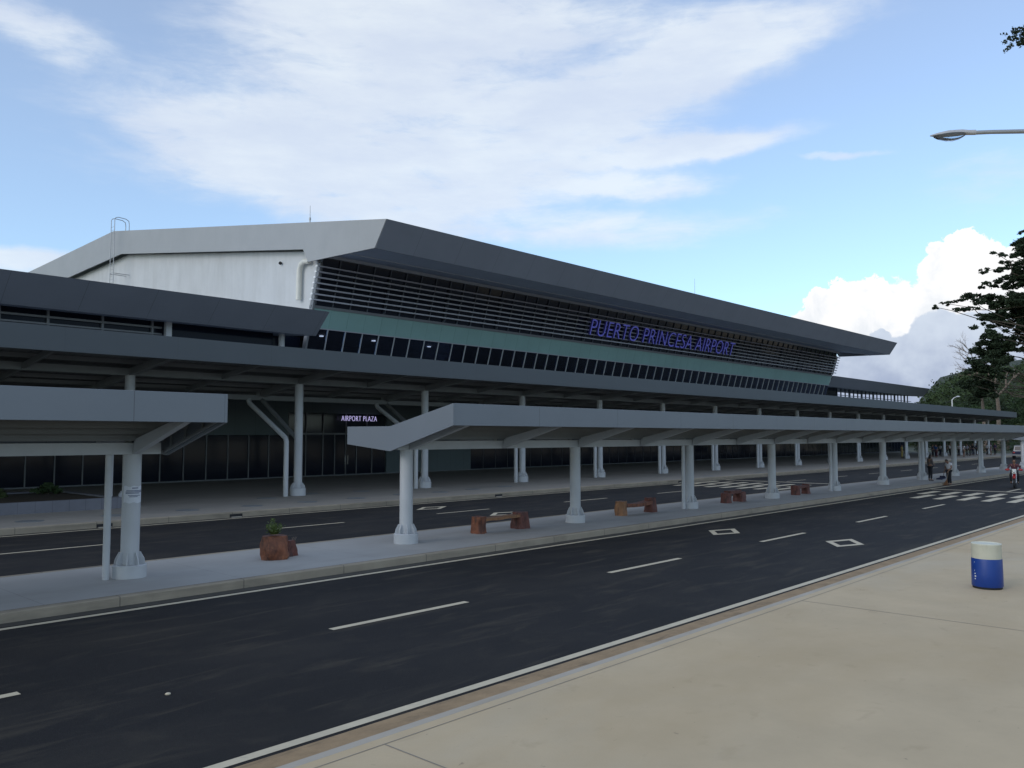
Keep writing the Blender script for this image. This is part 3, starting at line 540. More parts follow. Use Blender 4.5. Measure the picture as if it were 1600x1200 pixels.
# drain covers on the forecourt
proto=None
for x,y in [(9.8,30.4),(12.5,30.4),(15.25,30.5),(17.95,30.5),(20.6,30.6),(23.3,30.8),(26.2,31.1),(28.6,31.0),(31.3,31.4),(34.3,31.9),(20.6,33.8),(23.6,34.9),(26.4,34.5),(60.5,29.6),(68.0,29.9),(52.8,29.6)]:
    if proto is None:
        q=MB(); q.lathe([(.42,0),(.42,.012),(.39,.016)],(0,0),24); proto=o=q.build('drain_cover',m_steel_d)
        tag(o,'dark round drain cover set in the forecourt pavement near its kerb','drain cover','round drain covers in the forecourt')
    else: o=proto.copy(); COL.objects.link(o)
    o.location=(x,y,.2)

# tiled planter with shrubs
PL=thing('raised_planter','long low grey tiled planter box on the forecourt at the far left','planter',(5,36,.2))
q=MB(); q.box(-14,14.0,33.35,33.55,.2,.62); q.box(13.8,14.0,33.55,39.6,.2,.62); q.box(-14,13.8,39.4,39.6,.2,.62); q.build('planter_wall',m_tile,PL)
q=MB(); q.box(-14,13.8,33.55,39.4,.2,.56); q.build('planter_soil',m_soil,PL)

# leaf clouds
def leaves(clumps,n,size,mb=None,flat=.5,rnd=random):
    mb=mb or MB(); tot=sum(c[3]*c[4] for c in clumps)
    for c in clumps:
        k=max(3,int(n*c[3]*c[4]/tot)); x,y,z,rx,rz=c[:5]
        for _ in range(k):
            while True:
                a=Vector((rnd.uniform(-1,1),rnd.uniform(-1,1),rnd.uniform(-1,1)))
                if a.length<1: break
            s_=1 if rnd.random()<.86 else 1.35
            p=Vector((x+a.x*rx*s_,y+a.y*rx*s_,z+a.z*rz*s_))
            u=Vector((rnd.gauss(0,1),rnd.gauss(0,1),rnd.gauss(0,flat))).normalized(); w=u.cross(Vector((rnd.gauss(0,1),rnd.gauss(0,1),rnd.gauss(0,1)))).normalized()
            s=size*rnd.uniform(.55,1.35); w=w*s*.5; u=u*s
            mb.add([p-u*.5,p-w*.5+u*.05,p+u*.5,p+w*.5+u*.05],[(0,1,2,3)])
    return mb
for i,(x,y,lab) in enumerate([(13.0,38.2,'leafy green shrub in the tiled planter, the rightmost one'),(10.6,37.2,'reddish low shrub in the tiled planter at the left picture edge'),(8.6,38.0,'low shrub in the tiled planter beyond the left edge')]):
    S_=thing('shrub',lab,'shrub',(x,y,.56),'shrubs in the planter')
    leaves([(x,y,.82,.32,.2),(x+.35,y,.7,.2,.12),(x-.35,y+.1,.72,.2,.12)],260,.22).build('foliage',m_leaf2 if i!=1 else m_leaf3,S_,norm=False)
    q=MB(); q.tube([(x,y,.5),(x,y,.8)],.03,6); q.build('stem',m_bark,S_)
# ================================================================ benches, stumps, drum
def stump(mb,x,y,z,rx,ry,h,seed,taper=1.0,lean=(0,0),sq_=.93,lump=1.0):
    n=22; k=9; vs=[]
    for j in range(k+1):
        t=j/k
        for i in range(n):
            a=2*math.pi*i/n; c,s=math.cos(a),math.sin(a)
            f=1+lump*.16*noise.noise(Vector((c*1.6+seed,s*1.6,t*1.2)))+lump*.09*noise.noise(Vector((c*5+seed,s*5,t*3)))
            f*=(1+(taper-1)*t)*(1+.05*(1-t)**4); sq=1/max(abs(c)**4+abs(s)**4,.1)**.25*.93 if sq_ else 1.0+lump*.05*math.sin(math.pi*t)
            vs.append((x+c*rx*f*sq+lean[0]*t,y+s*ry*f*sq+lean[1]*t,z+h*t+(.03*noise.noise(Vector((c*2,s*2,seed))) if j==k else 0)))
    fs=[(j*n+i,j*n+(i+1)%n,(j+1)*n+(i+1)%n,(j+1)*n+i) for j in range(k) for i in range(n)]
    fs+=[tuple(range(n-1,-1,-1)),tuple(k*n+i for i in range(n))]
    return mb.add(vs,fs)
def board(mb,x0,x1,y,z0,z1,w,h,sag,seed):
    n=14; vs=[]
    for i in range(n+1):
        t=i/n; x=x0+(x1-x0)*t; z=z0+(z1-z0)*t-sag*4*t*(1-t); e=.02*noise.noise(Vector((t*4,seed,0)))
        ww=w/2*(1+.12*noise.noise(Vector((t*3,seed,5))))
        vs+=[(x,y-ww,z-h/2+e),(x,y+ww,z-h/2),(x,y+ww,z+h/2),(x,y-ww,z+h/2+e)]
    fs=[(4*i+a,4*i+(a+1)%4,4*i+4+(a+1)%4,4*i+4+a) for i in range(n) for a in range(4)]+[(3,2,1,0),(4*n,4*n+1,4*n+2,4*n+3)]
    return mb.add(vs,fs)
def bench(xl,xr,y,wl,wr,hl,hr,m1,m2,m3,sag,bt,lab,sd,zb):
    B_=thing('log_bench',lab,'bench',((xl+xr)/2,y,.17),'rough log benches on the traffic island')
    stump(MB(),xl,y,.17,wl/2,wl/2,hl,sd,.97).build('leg',m1,B_,smooth=True)
    stump(MB(),xr,y,.17,wr/2,wr/2,hr,sd+9,.88).build('leg',m2,B_,smooth=True)
    board(MB(),xl+wl*.3,xr-wr*.3,y,.17+zb,.17+zb+.02,.34,bt,sag,sd).build('seat',m3,B_,smooth=True)
bench(17.55,19.35,17.35,.40,.50,.48,.50,m_wood,m_wood2,m_wood3,0,.08,'log bench nearest the viewer, orange-brown left stump and straight tan seat',1,.38)
bench(24.85,26.75,17.45,.40,.42,.50,.53,m_wood3,m_wood2,m_wood,.05,.12,'second log bench, tan left stump and sagging dark seat',21,.36)
bench(32.45,33.65,17.4,.42,.52,.42,.42,m_wood2,m_wood2,m_wood2,0,.13,'third log bench, low and dark red with thick seat, beside a column',33,.43)
bench(39.1,40.3,17.3,.42,.40,.46,.48,m_wood2,m_wood2,m_wood2,.0,.10,'farthest log bench, two dark red blocks just before a column and pipe',47,.36)
S1=thing('stump_planter','big red-brown wooden stump planter with a small green plant on top','planter',(10.75,17.2,.17))
stump(MB(),10.75,17.2,.17,.27,.25,.53,64,.93,(-.04,0),0,2.2).build('pot',m_wood,S1,smooth=True)
pl=MB()
for i in range(260):
    a=random.uniform(0,6.28); r_=random.uniform(.02,.21); h=random.uniform(.06,.27); b=Vector((10.70+.4*r_*math.cos(a),17.2+.4*r_*math.sin(a),.74)); t=Vector((10.70+r_*math.cos(a)*1.2,17.2+r_*math.sin(a)*1.2,.76+h)); w=Vector((-math.sin(a),math.cos(a),0))*.012
    pl.add([b-w,b+w,t],[(0,1,2)])
leaves([(10.70,17.2,.90,.19,.12),(10.66,17.2,1.06,.06,.06)],230,.06,pl); pl.build('plant',m_plant,S1,norm=False)
S2=thing('small_stump','small dark maroon stump with dry twigs leaning against the big stump planter','stump',(11.25,17.42,.17))
stump(MB(),11.22,17.42,.17,.20,.17,.36,77,.70,(.0,0),0,2.0).build('block',m_wood2,S2,smooth=True)
q=MB()
for i in range(4):
    x=11.34+random.uniform(-.04,.06); q.tube([(x,17.42,.42),(x+random.uniform(.0,.05),17.42,.54),(x+random.uniform(.0,.08),17.42,.60)],.004,5)
q.build('twig',m_bare,S2)
DR=thing('drum_bin','blue and cream plastic drum standing alone on the beige concrete apron','drum',(18.63,4.37,.02))
X,Y=18.63,4.37
q=MB(); q.lathe([(.255,.02),(.262,.03),(.262,.07)],(X,Y),40); q.build('base_ring',m_black,DR,smooth=True)
q=MB(); q.lathe([(.268,.06),(.278,.075),(.276,.3),(.272,.585),(.268,.60)],(X,Y),48); bl=q.build('body',m_blue,DR,smooth=True)
q=MB(); q.lathe([(.262,.60),(.266,.605),(.264,.86),(.268,.865),(.268,.885),(.255,.895),(.245,.88),(.18,.878),(.02,.884)],(X,Y),48); q.build('lid',m_cream,DR,smooth=True)
q=MB()
for a0 in (R(143),R(282)):
    for z,w in ((.20,.10),(.25,.14),(.30,.09),(.36,.03),(.52,.03)):
        r=.280; k=4; q.add([(X+r*math.cos(a0+w*i/k),Y+r*math.sin(a0+w*i/k),zz) for zz in (z,z+.022) for i in range(k+1)],[(i,i+1,i+k+2,i+k+1) for i in range(k)])
q.build('label_print',m_paper,bl,norm=False)

# ================================================================ street lamps
SL=thing('street_lamp','street lamp head on a long steel arm at the upper right','street lamp',(17.4,1.72,.02))
px,py=17.4,1.72
q=MB(); q.tube([(px,py,.02),(px,py,.35),(px,py,8.0),(px-.04,py+.08,8.18)],[.11,.09,.065,.05],16); q.build('pole',m_galv,SL,smooth=True)
q=MB(); q.lathe([(.2,.02),(.2,.05)],(px,py),20); q.build('base_plate',m_galv,SL)
q=MB(); q.tube([(px-.04,py+.08,8.18),(16.95,2.42,8.245),(16.40,3.55,8.35),(16.30,3.77,8.365)],[.045,.04,.036,.036],14); q.build('arm',m_galv,SL,smooth=True)
A_=Vector((16.30,3.78,8.37)); E_=Vector((15.89,4.40,8.345)); d_=(E_-A_).normalized(); s_=Vector((0,0,1)).cross(d_).normalized(); L_=(E_-A_).length
def headshape(prof,up):       # prof: (t, half width, z low, z high)
    vs=[];n=12
    for t,w,zl,zh in prof:
        c=A_+d_*(L_*t)
        for i in range(n):
            a=2*math.pi*i/n; z=(zh if math.sin(a)>0 else -zl)*abs(math.sin(a)); vs.append(c+s_*(w*math.cos(a))+Vector((0,0,z)))
    k=len(prof); fs=[(j*n+i,j*n+(i+1)%n,(j+1)*n+(i+1)%n,(j+1)*n+i) for j in range(k-1) for i in range(n)]+[tuple(range(n-1,-1,-1)),tuple((k-1)*n+i for i in range(n))]
    return MB().add(vs,fs)
hd=headshape([(-.02,.045,.045,.05),(.12,.05,.035,.055),(.3,.08,.016,.075),(.6,.095,.012,.075),(.85,.07,.008,.045),(1.0,.01,-.01,.018)],1).build('lamp_head',m_lampgrey,SL,smooth=True)
headshape([(.20,.04,.025,0),(.35,.09,.028,0),(.55,.10,.028,0),(.75,.08,.022,0),(.9,.015,.01,0)],1).build('reflector',m_louver,hd,smooth=True)
headshape([(.22,.06,.045,0),(.35,.10,.10,0),(.5,.115,.125,0),(.65,.11,.115,0),(.82,.07,.075,0),(.92,.02,.035,0)],1).build('glass_bowl',m_bowl,hd,smooth=True)
SL2=thing('street_lamp','small distant street lamp rising behind the canopies before the green hill','street lamp',(185.5,48.8,0))
q=MB(); q.tube([(185.5,48.8,0),(185.5,48.8,10.3)],[.16,.12],10); q.build('pole',m_louver_end,SL2)
q=MB(); q.tube([(185.5,48.8,10.25),(185.9,48.5,10.7),(186.2,48.2,10.85)],.09,8); q.build('arm',m_louver_end,SL2)
q=MB(); q.ell((186.5,47.9,10.93),.55,.35,.16); q.build('lamp_head',m_louver_end,SL2)

# ================================================================ trees
def limb(mb,p,q,r0,r1,seg=5,wob=.06):
    p,q=Vector(p),Vector(q); L0=(q-p).length; pts=[]
    for i in range(seg+1):
        t=i/seg; v=p.lerp(q,t)
        if 0<i<seg: v+=Vector((random.gauss(0,1),random.gauss(0,1),random.gauss(0,.6)))*L0*wob*.5
        pts.append(v)
    mb.tube(pts,[r0+(r1-r0)*i/seg for i in range(seg+1)],7)
BT=thing('rain_tree','tall dark leafy tree with layered drooping branches at the right edge, before the white cloud','tree',(178,28.2,0))
q=MB(); tr=[Vector(p) for p in [(178,28.2,-.1),(177.4,28.1,6),(176.9,28.1,14.8),(176.1,28.2,24.2),(175.3,28.3,32.1),(174.6,28.4,37)]]
q.tube(tr,[1.0,.8,.6,.45,.28,.1],12)
q.build('trunk',m_bark,BT,smooth=True)
q=MB()
for (x,y,z,rx,rz) in RTREE:
    if rx<1.3 and random.random()<.35: continue
    zz=max(6,z-(abs(x-177)+abs(y-28))*.28); b=min(tr,key=lambda v:abs(v.z-zz)); i=tr.index(b)
    p=b.lerp(tr[min(i+1,5)],random.random()*.6); limb(q,p,(x,y,z-.1*rz),.16,.04,6,.05)
q.build('branches',m_bark,BT,smooth=True)
cl=[]
for (x,y,z,rx,rz) in RTREE+REXTRA:
    n=max(3,int(rx*rz*3.2)+4)
    for _ in range(n):
        a=random.uniform(0,6.28); r_=random.random()**.5
        cl.append((x+rx*r_*math.cos(a),y+rx*r_*math.sin(a),z+rz*random.uniform(-.9,.9),random.uniform(.4,.85)*max(.6,min(rx,1.6))*.75,random.uniform(.22,.42)*max(.6,min(rz,1.3))))
leaves(cl,80000,.58,flat=.45).build('crown',m_leaf,BT,norm=False)
NT=thing('overhanging_tree','dark leafy branch tip of a nearby tree hanging in at the top right corner','tree',(28.9,1.4,0))
q=MB(); q.tube([(28.9,-1.5,0),(28.7,-1.3,5),(28.2,-.6,9.5),(27.4,.6,12),(26.4,2.6,13.2),(25.2,4.2,13.45),(24.8,4.7,13.42)],[.4,.33,.25,.15,.07,.025,.012],10); q.build('trunk',m_bark,NT,smooth=True)
leaves([(a,b,c,r1*1.15,r2*1.1) for a,b,c,r1,r2 in TUFT],1100,.075,flat=.6).build('crown',m_leaf,NT,norm=False)
q=leaves([(27+random.uniform(-.4,2.5),random.uniform(-3.5,1.6),13.6+random.uniform(-1,2.2),.9,.6) for _ in range(14)],2500,.12,flat=.6); q.build('crown',m_leaf,NT,norm=False)
BR=[[(186.7,41.0,0),(186.3,40.7,8.2),(186.0,40.8,10.9),(185.5,41.2,12.5),(184.9,41.7,14.4),(184.5,42.0,15.7)],[(186.0,40.8,10.7),(187.1,39.4,12.7),(188.0,38.3,14.4),(188.2,38.0,16.1)],[(185.5,41.2,12.4),(185.7,40.8,14.4),(185.9,40.5,15.7)],[(188.0,38.3,14.3),(188.7,37.4,15.3)],[(187.1,39.4,12.6),(187.0,39.4,14.4),(187.2,39.1,15.4)]]
D_=thing('bare_tree','pale leafless forked tree standing in front of the green hill','tree',(186.7,41,0))
q=MB()
for i,l in enumerate(BR): q.tube(l,[.42,.36,.30,.22,.14,.07][:len(l)] if i==0 else [.2,.16,.10,.05][:len(l)],9)
q.build('trunk',m_bare,D_,smooth=True)
TW=thing('twiggy_tree','thin bare twiggy tree against the grey cloud, left of the big dark tree','tree',(176,43,0))
q=MB(); q.tube([(177,41.0,0),(176.6,41.2,9),(175.6,41.6,14.5),(174.6,42.4,18.5)],[.35,.25,.14,.06],8)
def twig(mb,p,d,l,r,depth):
    e=p+d*l; mid=p.lerp(e,.5)+Vector((random.gauss(0,1),random.gauss(0,1),random.gauss(0,1)))*l*.06; mb.tube([p,mid,e],[r,r*.75,r*.5],5)
    if depth:
        for _ in range(3 if depth>1 else 4):
            nd_=(d+Vector((random.gauss(0,.5),random.gauss(0,.5),random.gauss(.12,.4)))).normalized(); twig(mb,p.lerp(e,random.uniform(.4,1)),nd_,l*random.uniform(.55,.8),r*.55,depth-1)
for i in range(9):
    p=Vector((175.6-.12*i,41.5+.11*i,13.0+.75*i)); a=random.uniform(1.2,4.2); twig(q,p,Vector((math.cos(a)*.8,math.sin(a)*.8,.45)).normalized(),2.3,.07,3)
q.build('trunk',m_bare,TW)

# hill and forest
hv=[];hf=[];na,nr=60,22
def hz(az,r):
    base=max(0,(r-215)/110); base=min(base,1)**1.2
    h=(17+9*min(1,max(0,(17-az)/9)))*base+ (r-325)*.10*(r>325); h*=max(0,min(1,(18.6-az)/3.5))
    return h+2.2*noise.noise(Vector((az*.25,r*.02,1)))*base-.06
for i in range(na+1):
    azd=38-80*i/na
    for j in range(nr+1):
        r=205+320*j/nr; hv.append((r*math.cos(R(azd)),r*math.sin(R(azd)),hz(azd,r)))
hf=[(i*(nr+1)+j,(i+1)*(nr+1)+j,(i+1)*(nr+1)+j+1,i*(nr+1)+j+1) for i in range(na) for j in range(nr)]
q=MB(); q.add(hv,hf); struct('hill',q,m_hill)
cl=[]
for _ in range(900):
    azd=random.uniform(1,17.6); r=random.uniform(225,345); z=hz(azd,r)
    s=random.uniform(1.6,3.6); cl.append((r*math.cos(R(azd)),r*math.sin(R(azd)),z+s*.55,s,s*.75))
o=leaves(cl,26000,1.25,flat=.8).build('hillside_forest',m_forest,None,norm=False); tag(o,'dense green wood covering the hill behind the terminal','forest',kind='stuff')
def small_tree(x,y,h,w,m,lab,n=2200,ls=.5):
    t=thing('broadleaf_tree',lab,'tree',(x,y,0),'trees before the hill')
    q=MB(); q.tube([(x,y,-.1),(x+.1,y,h*.4),(x,y+.1,h*.75)],[.28,.2,.08],8); 
    for _ in range(5): limb(q,(x,y,h*random.uniform(.3,.6)),(x+random.uniform(-w,w)*.7,y+random.uniform(-w,w)*.7,h*random.uniform(.6,.9)),.1,.03)
    q.build('trunk',m_bark,t,smooth=True)
    cc=[(x+random.gauss(0,.45)*w,y+random.gauss(0,.45)*w,h*random.uniform(.42,.95),w*random.uniform(.2,.42),w*random.uniform(.14,.3)) for _ in range(22)]
    leaves(cc,n,ls,flat=.7).build('crown',m,t,norm=False)
for a in [(204,51.7,10.5,4.5,m_leaf2,'rounded green tree behind the far lamp, leftmost before the hill'),(211,50,12,5,m_leaf,'dark green tree between the far lamp and the big dark tree'),
  (201.7,46.7,9.5,4.5,m_leaf2,'mid-green tree just left of the pale forked tree'),(199.3,42.0,10,4.5,m_leaf,'dark tree directly behind the pale forked trunk'),
  (195.3,36.5,11,4.5,m_leaf2,'green tree just right of the pale forked tree'),(208,36.6,13,5,m_leaf3,'light green tree at the right picture edge before the hill'),(192,31,9.5,4,m_leaf2,'low green tree at the right picture edge behind the canopy end'),
  (165,31.6,5.4,1.7,m_leaf3,'small yellow-green tree at the end of the forecourt canopy')]: small_tree(*a)
# garden strip and wall beyond the forecourt
gw=MB(); gw.box(168,168.3,16,33,0,2.6); gw.box(167.95,168.35,16,33,2.6,2.72); tag(gw.build('boundary_wall',m_beige),'pale beige garden wall beyond the end of the island','wall')
for i,(x,y,m,lab) in enumerate([(163,30.5,m_flower,'pale blossoming bush at the right edge beyond the road'),(161.5,33.2,m_leaf3,'grassy green bush beside the pale blossoming bush'),(160.5,35.6,m_leaf2,'dark green bush nearest the crowd'),(160,27.5,m_flower,'second pale bush at the right picture edge, behind the parked vehicle')]):
    S_=thing('flowering_bush' if m is m_flower else 'bush',lab,'bush',(x,y,0),'bushes at the end of the road'); cc=[(x+random.uniform(-1,1),y+random.uniform(-1,1),random.uniform(.4,1.7),.6,.4) for _ in range(9)]
    leaves(cc,500,.22).build('foliage',m_leaf2,S_,norm=False)
    if m is m_flower: leaves(cc,260,.2).build('blossom',m_flower,S_,norm=False)

H_=thing('hedge','tall dark green hedge behind the crowd at the end of the forecourt','hedge',(166,40,0))
leaves([(166+random.uniform(-.8,.8),33.5+random.uniform(0,17),random.uniform(.5,4.2),.9,.6) for _ in range(90)],7000,.3).build('foliage',m_leaf,H_,norm=False)
# ================================================================ people
def skin_mesh(J,E,sub=2):
    me=bpy.data.meshes.new('b'); me.from_pydata([j[0] for j in J],E and [tuple(e) for e in E],[])
    ob=bpy.data.objects.new('b',me); COL.objects.link(ob); ob.modifiers.new('s','SKIN'); ob.modifiers['s'].use_smooth_shade=True
    if not me.skin_vertices: raise RuntimeError('no skin layer')
    for i,j in enumerate(J):
        r=j[1]; r=r if isinstance(r,tuple) else (r,r); me.skin_vertices[0].data[i].radius=r; me.skin_vertices[0].data[i].use_root=(i==0)
    s=ob.modifiers.new('u','SUBSURF'); s.levels=sub; s.render_levels=sub
    bpy.context.view_layer.update()
    r=bpy.data.meshes.new_from_object(ob.evaluated_get(bpy.context.evaluated_depsgraph_get()))
    bpy.data.objects.remove(ob); r.polygons.foreach_set('use_smooth',[True]*len(r.polygons)); return r
def lerp(a,b,t): return tuple(a[i]+(b[i]-a[i])*t for i in range(3))
STAND=dict(pel=(0,0,.93),spi=(.0,0,1.1),che=(.0,0,1.30),nec=(.0,0,1.45),h0=(.02,0,1.52),h1=(.03,0,1.60),h2=(.01,0,1.68),
  shl=(0,.175,1.385),ell=(-.02,.225,1.10),wrl=(.06,.215,.86),shr=(0,-.175,1.385),elr=(-.02,-.225,1.10),wrr=(.06,-.215,.86),
  hil=(0,.09,.88),knl=(.02,.10,.49),anl=(-.01,.10,.08),tol=(.16,.12,.035),hir=(0,-.09,.88),knr=(.02,-.10,.49),anr=(-.01,-.10,.08),tor=(.16,-.12,.035))
def person(K,label,shirt,trou,shoe=None,sleeve=.45,leg=.92,hair='short',skirt=False,group=None,name='person',fem=False,face=False,extra=None):
    t=thing(name,label,'person',(0,0,0),group)
    def add(me,nm,m,par=None):
        me.materials.clear(); me.materials.append(m); o=bpy.data.objects.new(nm,me); COL.objects.link(o); o.parent=par or t; return o
    J=[];E=[];ix={}
    def j(n,p,r,par=None):
        ix[n]=len(J); J.append((p,r)); 
        if par: E.append((ix[par],ix[n]))
    j('pel',K['pel'],(.13,.10)); j('spi',K['spi'],(.115,.09),'pel'); j('che',K['che'],(.14,.10),'spi'); j('nec',K['nec'],.052,'che')
    j('h0',K['h0'],.070,'nec'); j('h1',K['h1'],(.082,.092),'h0'); j('h2',K['h2'],.062,'h1')
    for s in 'lr':
        j('sh'+s,K['sh'+s],.052,'che'); j('el'+s,K['el'+s],.038,'sh'+s); j('wr'+s,K['wr'+s],.026,'el'+s)
        f=Vector(K['wr'+s])-Vector(K['el'+s]); f.normalize(); side=f.orthogonal().normalized(); w=Vector(K['wr'+s]); pm=w+f*.06; j('pa'+s,tuple(pm),(.036,.018),'wr'+s)
        lat=Vector((0,0,1)).cross(f); lat=lat.normalized() if lat.length>.05 else Vector((1,0,0))
        for q_,(o_,ln) in enumerate([(-.028,.065),(-.010,.078),(.010,.074),(.028,.056)]):
            b=pm+f*.025+lat*o_; j('f%d%s'%(q_,s),tuple(b+f*ln*.5),.010,'pa'+s); j('g%d%s'%(q_,s),tuple(b+f*ln+Vector((0,0,-.012))),.008,'f%d%s'%(q_,s))
        th=w+f*.03-lat*.045; j('t'+s,tuple(th+f*.03),.011,'pa'+s)
        j('hi'+s,K['hi'+s],.085,'pel'); j('kn'+s,K['kn'+s],.055,'hi'+s); j('an'+s,K['an'+s],.036,'kn'+s); j('to'+s,K['to'+s],.033,'an'+s)
    add(skin_mesh(J,E,1),'body',m_skin)
    # shirt
    J=[];E=[];ix={}
    w=.92 if fem else 1
    j('pel',lerp(K['pel'],K['spi'],.15),(.150*w,.125)); j('spi',K['spi'],(.140*w,.115),'pel'); j('che',K['che'],(.165*w,.125),'spi'); j('n',lerp(K['che'],K['nec'],.75),.075,'che')
    for s in 'lr':
        j('sh'+s,K['sh'+s],.068,'che')
        if sleeve<=1: j('el'+s,lerp(K['sh'+s],K['el'+s],max(sleeve,.3)),.056,'sh'+s)
        else: j('el'+s,K['el'+s],.052,'sh'+s); j('wr'+s,lerp(K['el'+s],K['wr'+s],sleeve-1),.040,'el'+s)
    add(skin_mesh(J,E,1),'shirt',shirt)
    J=[];E=[];ix={}
    if skirt:
        j('pel',lerp(K['pel'],K['spi'],.3),(.135,.11)); j('m',(K['pel'][0],K['pel'][1],K['pel'][2]-.12),(.165,.14),'pel'); j('k',(K['pel'][0]+.01,K['pel'][1],K['pel'][2]-.40),(.18,.15),'m')
    else:
        j('pel',lerp(K['pel'],K['spi'],.2),(.145,.118))
        for s in 'lr':
            j('hi'+s,K['hi'+s],.100,'pel'); j('kn'+s,K['kn'+s],.070,'hi'+s); j('an'+s,lerp(K['kn'+s],K['an'+s],leg),.055,'kn'+s)
    add(skin_mesh(J,E,1),'skirt' if skirt else 'trousers',trou)
    for s in 'lr':
        a,b=K['an'+s],K['to'+s]; add(skin_mesh([((a[0]-.03,a[1],max(b[2]+.005,.03)),.045),(b,.040)],[(0,1)],1),'shoe',shoe or m_shoe)
    h1,h2=Vector(K['h1']),Vector(K['h2']); up=(h2-h1).normalized(); fw=Vector(K.get('fwd',(1,0,0)))
    c=h1+up*.025-fw*.018
    q=MB(); q.ell(c,.098,.092,.098,14,10)
    if hair=='long': q.tube([c-fw*.03,c-fw*.06-up*.12,c-fw*.06-up*.28],[.075,.085,.05],12)
    vs=[]
    for v in q.v:      # open the face side of the hair
        v=Vector(v); d=v-c
        if d.dot(fw)>.03 and d.dot(up)<.05: v=v-fw*(d.dot(fw)-.02)
        vs.append(tuple(v))
    q.v=vs; q.build('hair',m_hair,t,smooth=True)
    if face:
        sd=up.cross(fw).normalized(); nose=h1+fw*.098-up*.012; q=MB(); q.ell(nose,.014,.012,.020,8,6); q.build('nose',m_skin,t,smooth=True)
        for s in (-1,1):
            q=MB(); q.ell(h1+fw*.086+sd*.032*s+up*.014,.008,.012,.008,8,6); q.build('eye',m_black,t)
            q=MB(); q.ell(h1+sd*.090*s-up*.005,.018,.010,.028,8,6); q.build('ear',m_skin,t,smooth=True)
        q=MB(); q.ell(h1+fw*.086-up*.045,.007,.024,.006,8,6); q.build('mouth',m_cmar,t)
    return t
def place(t,x,y,z,rz,s=1): t.location=(x,y,z); t.rotation_euler=(0,0,R(rz)); t.scale=(s,s,s); return t
# standing woman on the island, facing right
K=dict(STAND); K.update(elr=(.03,-.22,1.12),wrr=(.20,-.12,1.05),ell=(.0,.215,1.11),wrl=(.18,.10,.98),nec=(.02,0,1.45),h0=(.05,0,1.51),h1=(.06,0,1.59),h2=(.05,0,1.67))
p=person(K,'person with long dark hair and grey-brown top standing by an island column',m_cgrey,m_cb,sleeve=1.4,hair='long',fem=True,face=True,shoe=m_cgrey); place(p,57.2,16.45,.17,-35,.98)
# stooping sweeper with dustpan and broom
K=dict(STAND); K.update(pel=(0,0,.90),spi=(-.01,0,1.06),che=(-.10+.06,0,1.25),nec=(.05,0,1.38),h0=(.13,0,1.41),h1=(.19,0,1.445),h2=(.21,0,1.52),fwd=(.75,0,-.66),
  shl=(.0,.17,1.31),ell=(.07,.235,1.05),wrl=(.22,.16,.88),shr=(.0,-.17,1.31),elr=(-.02,-.24,1.04),wrr=(.16,-.17,.86),hil=(0,.09,.86),knl=(.05,.12,.46),anl=(.0,.13,.08),hir=(0,-.09,.86),knr=(-.04,-.10,.46),anr=(-.12,-.10,.08),tol=(.16,.14,.035),tor=(.04,-.12,.035))
K['fwd']=(.80,0,-.60)
sw=person(K,'person in a white shirt and black trousers bending forward to sweep the kerb','' or m_cw,m_cb,sleeve=.5,face=True); place(sw,55.9,15.02,.0,158,1.0)
q=MB(); 
def swp(p):  # sweeper local to world
    a=R(158); return (55.9+p[0]*math.cos(a)-p[1]*math.sin(a),15.02+p[0]*math.sin(a)+p[1]*math.cos(a),p[2])
DP=thing('dustpan','dark long-handled dustpan held out by the sweeping person','dustpan',swp((.6,.1,.5)))
q=MB(); q.tube([swp((.20,-.17,.88)),swp((.24,-.12,.80)),swp((.62,.05,.47))],.014,8); q.build('handle',m_black,DP)
q=MB(); q.bar(swp((.58,.05,.47)),swp((1.02,.1,.40)),.34,.07); q.bar(swp((.60,.05,.52)),swp((.66,.05,.50)),.34,.12); q.build('pan',m_cn,DP)
BM=thing('broom','tan brush broom reaching the ground beside the sweeping person','broom',swp((.42,.16,0)))
q=MB(); q.tube([swp((.20,.16,.95)),swp((.40,.16,.36))],.012,8); q.build('handle',m_bare,BM)
q=MB()
for i in range(60):
    a=random.gauss(0,.09); b=random.gauss(0,.06); q.tube([swp((.40,.16,.38)),swp((.50+a,.16+b,.02))],.008,4)
q.build('brush',m_wood3,BM)
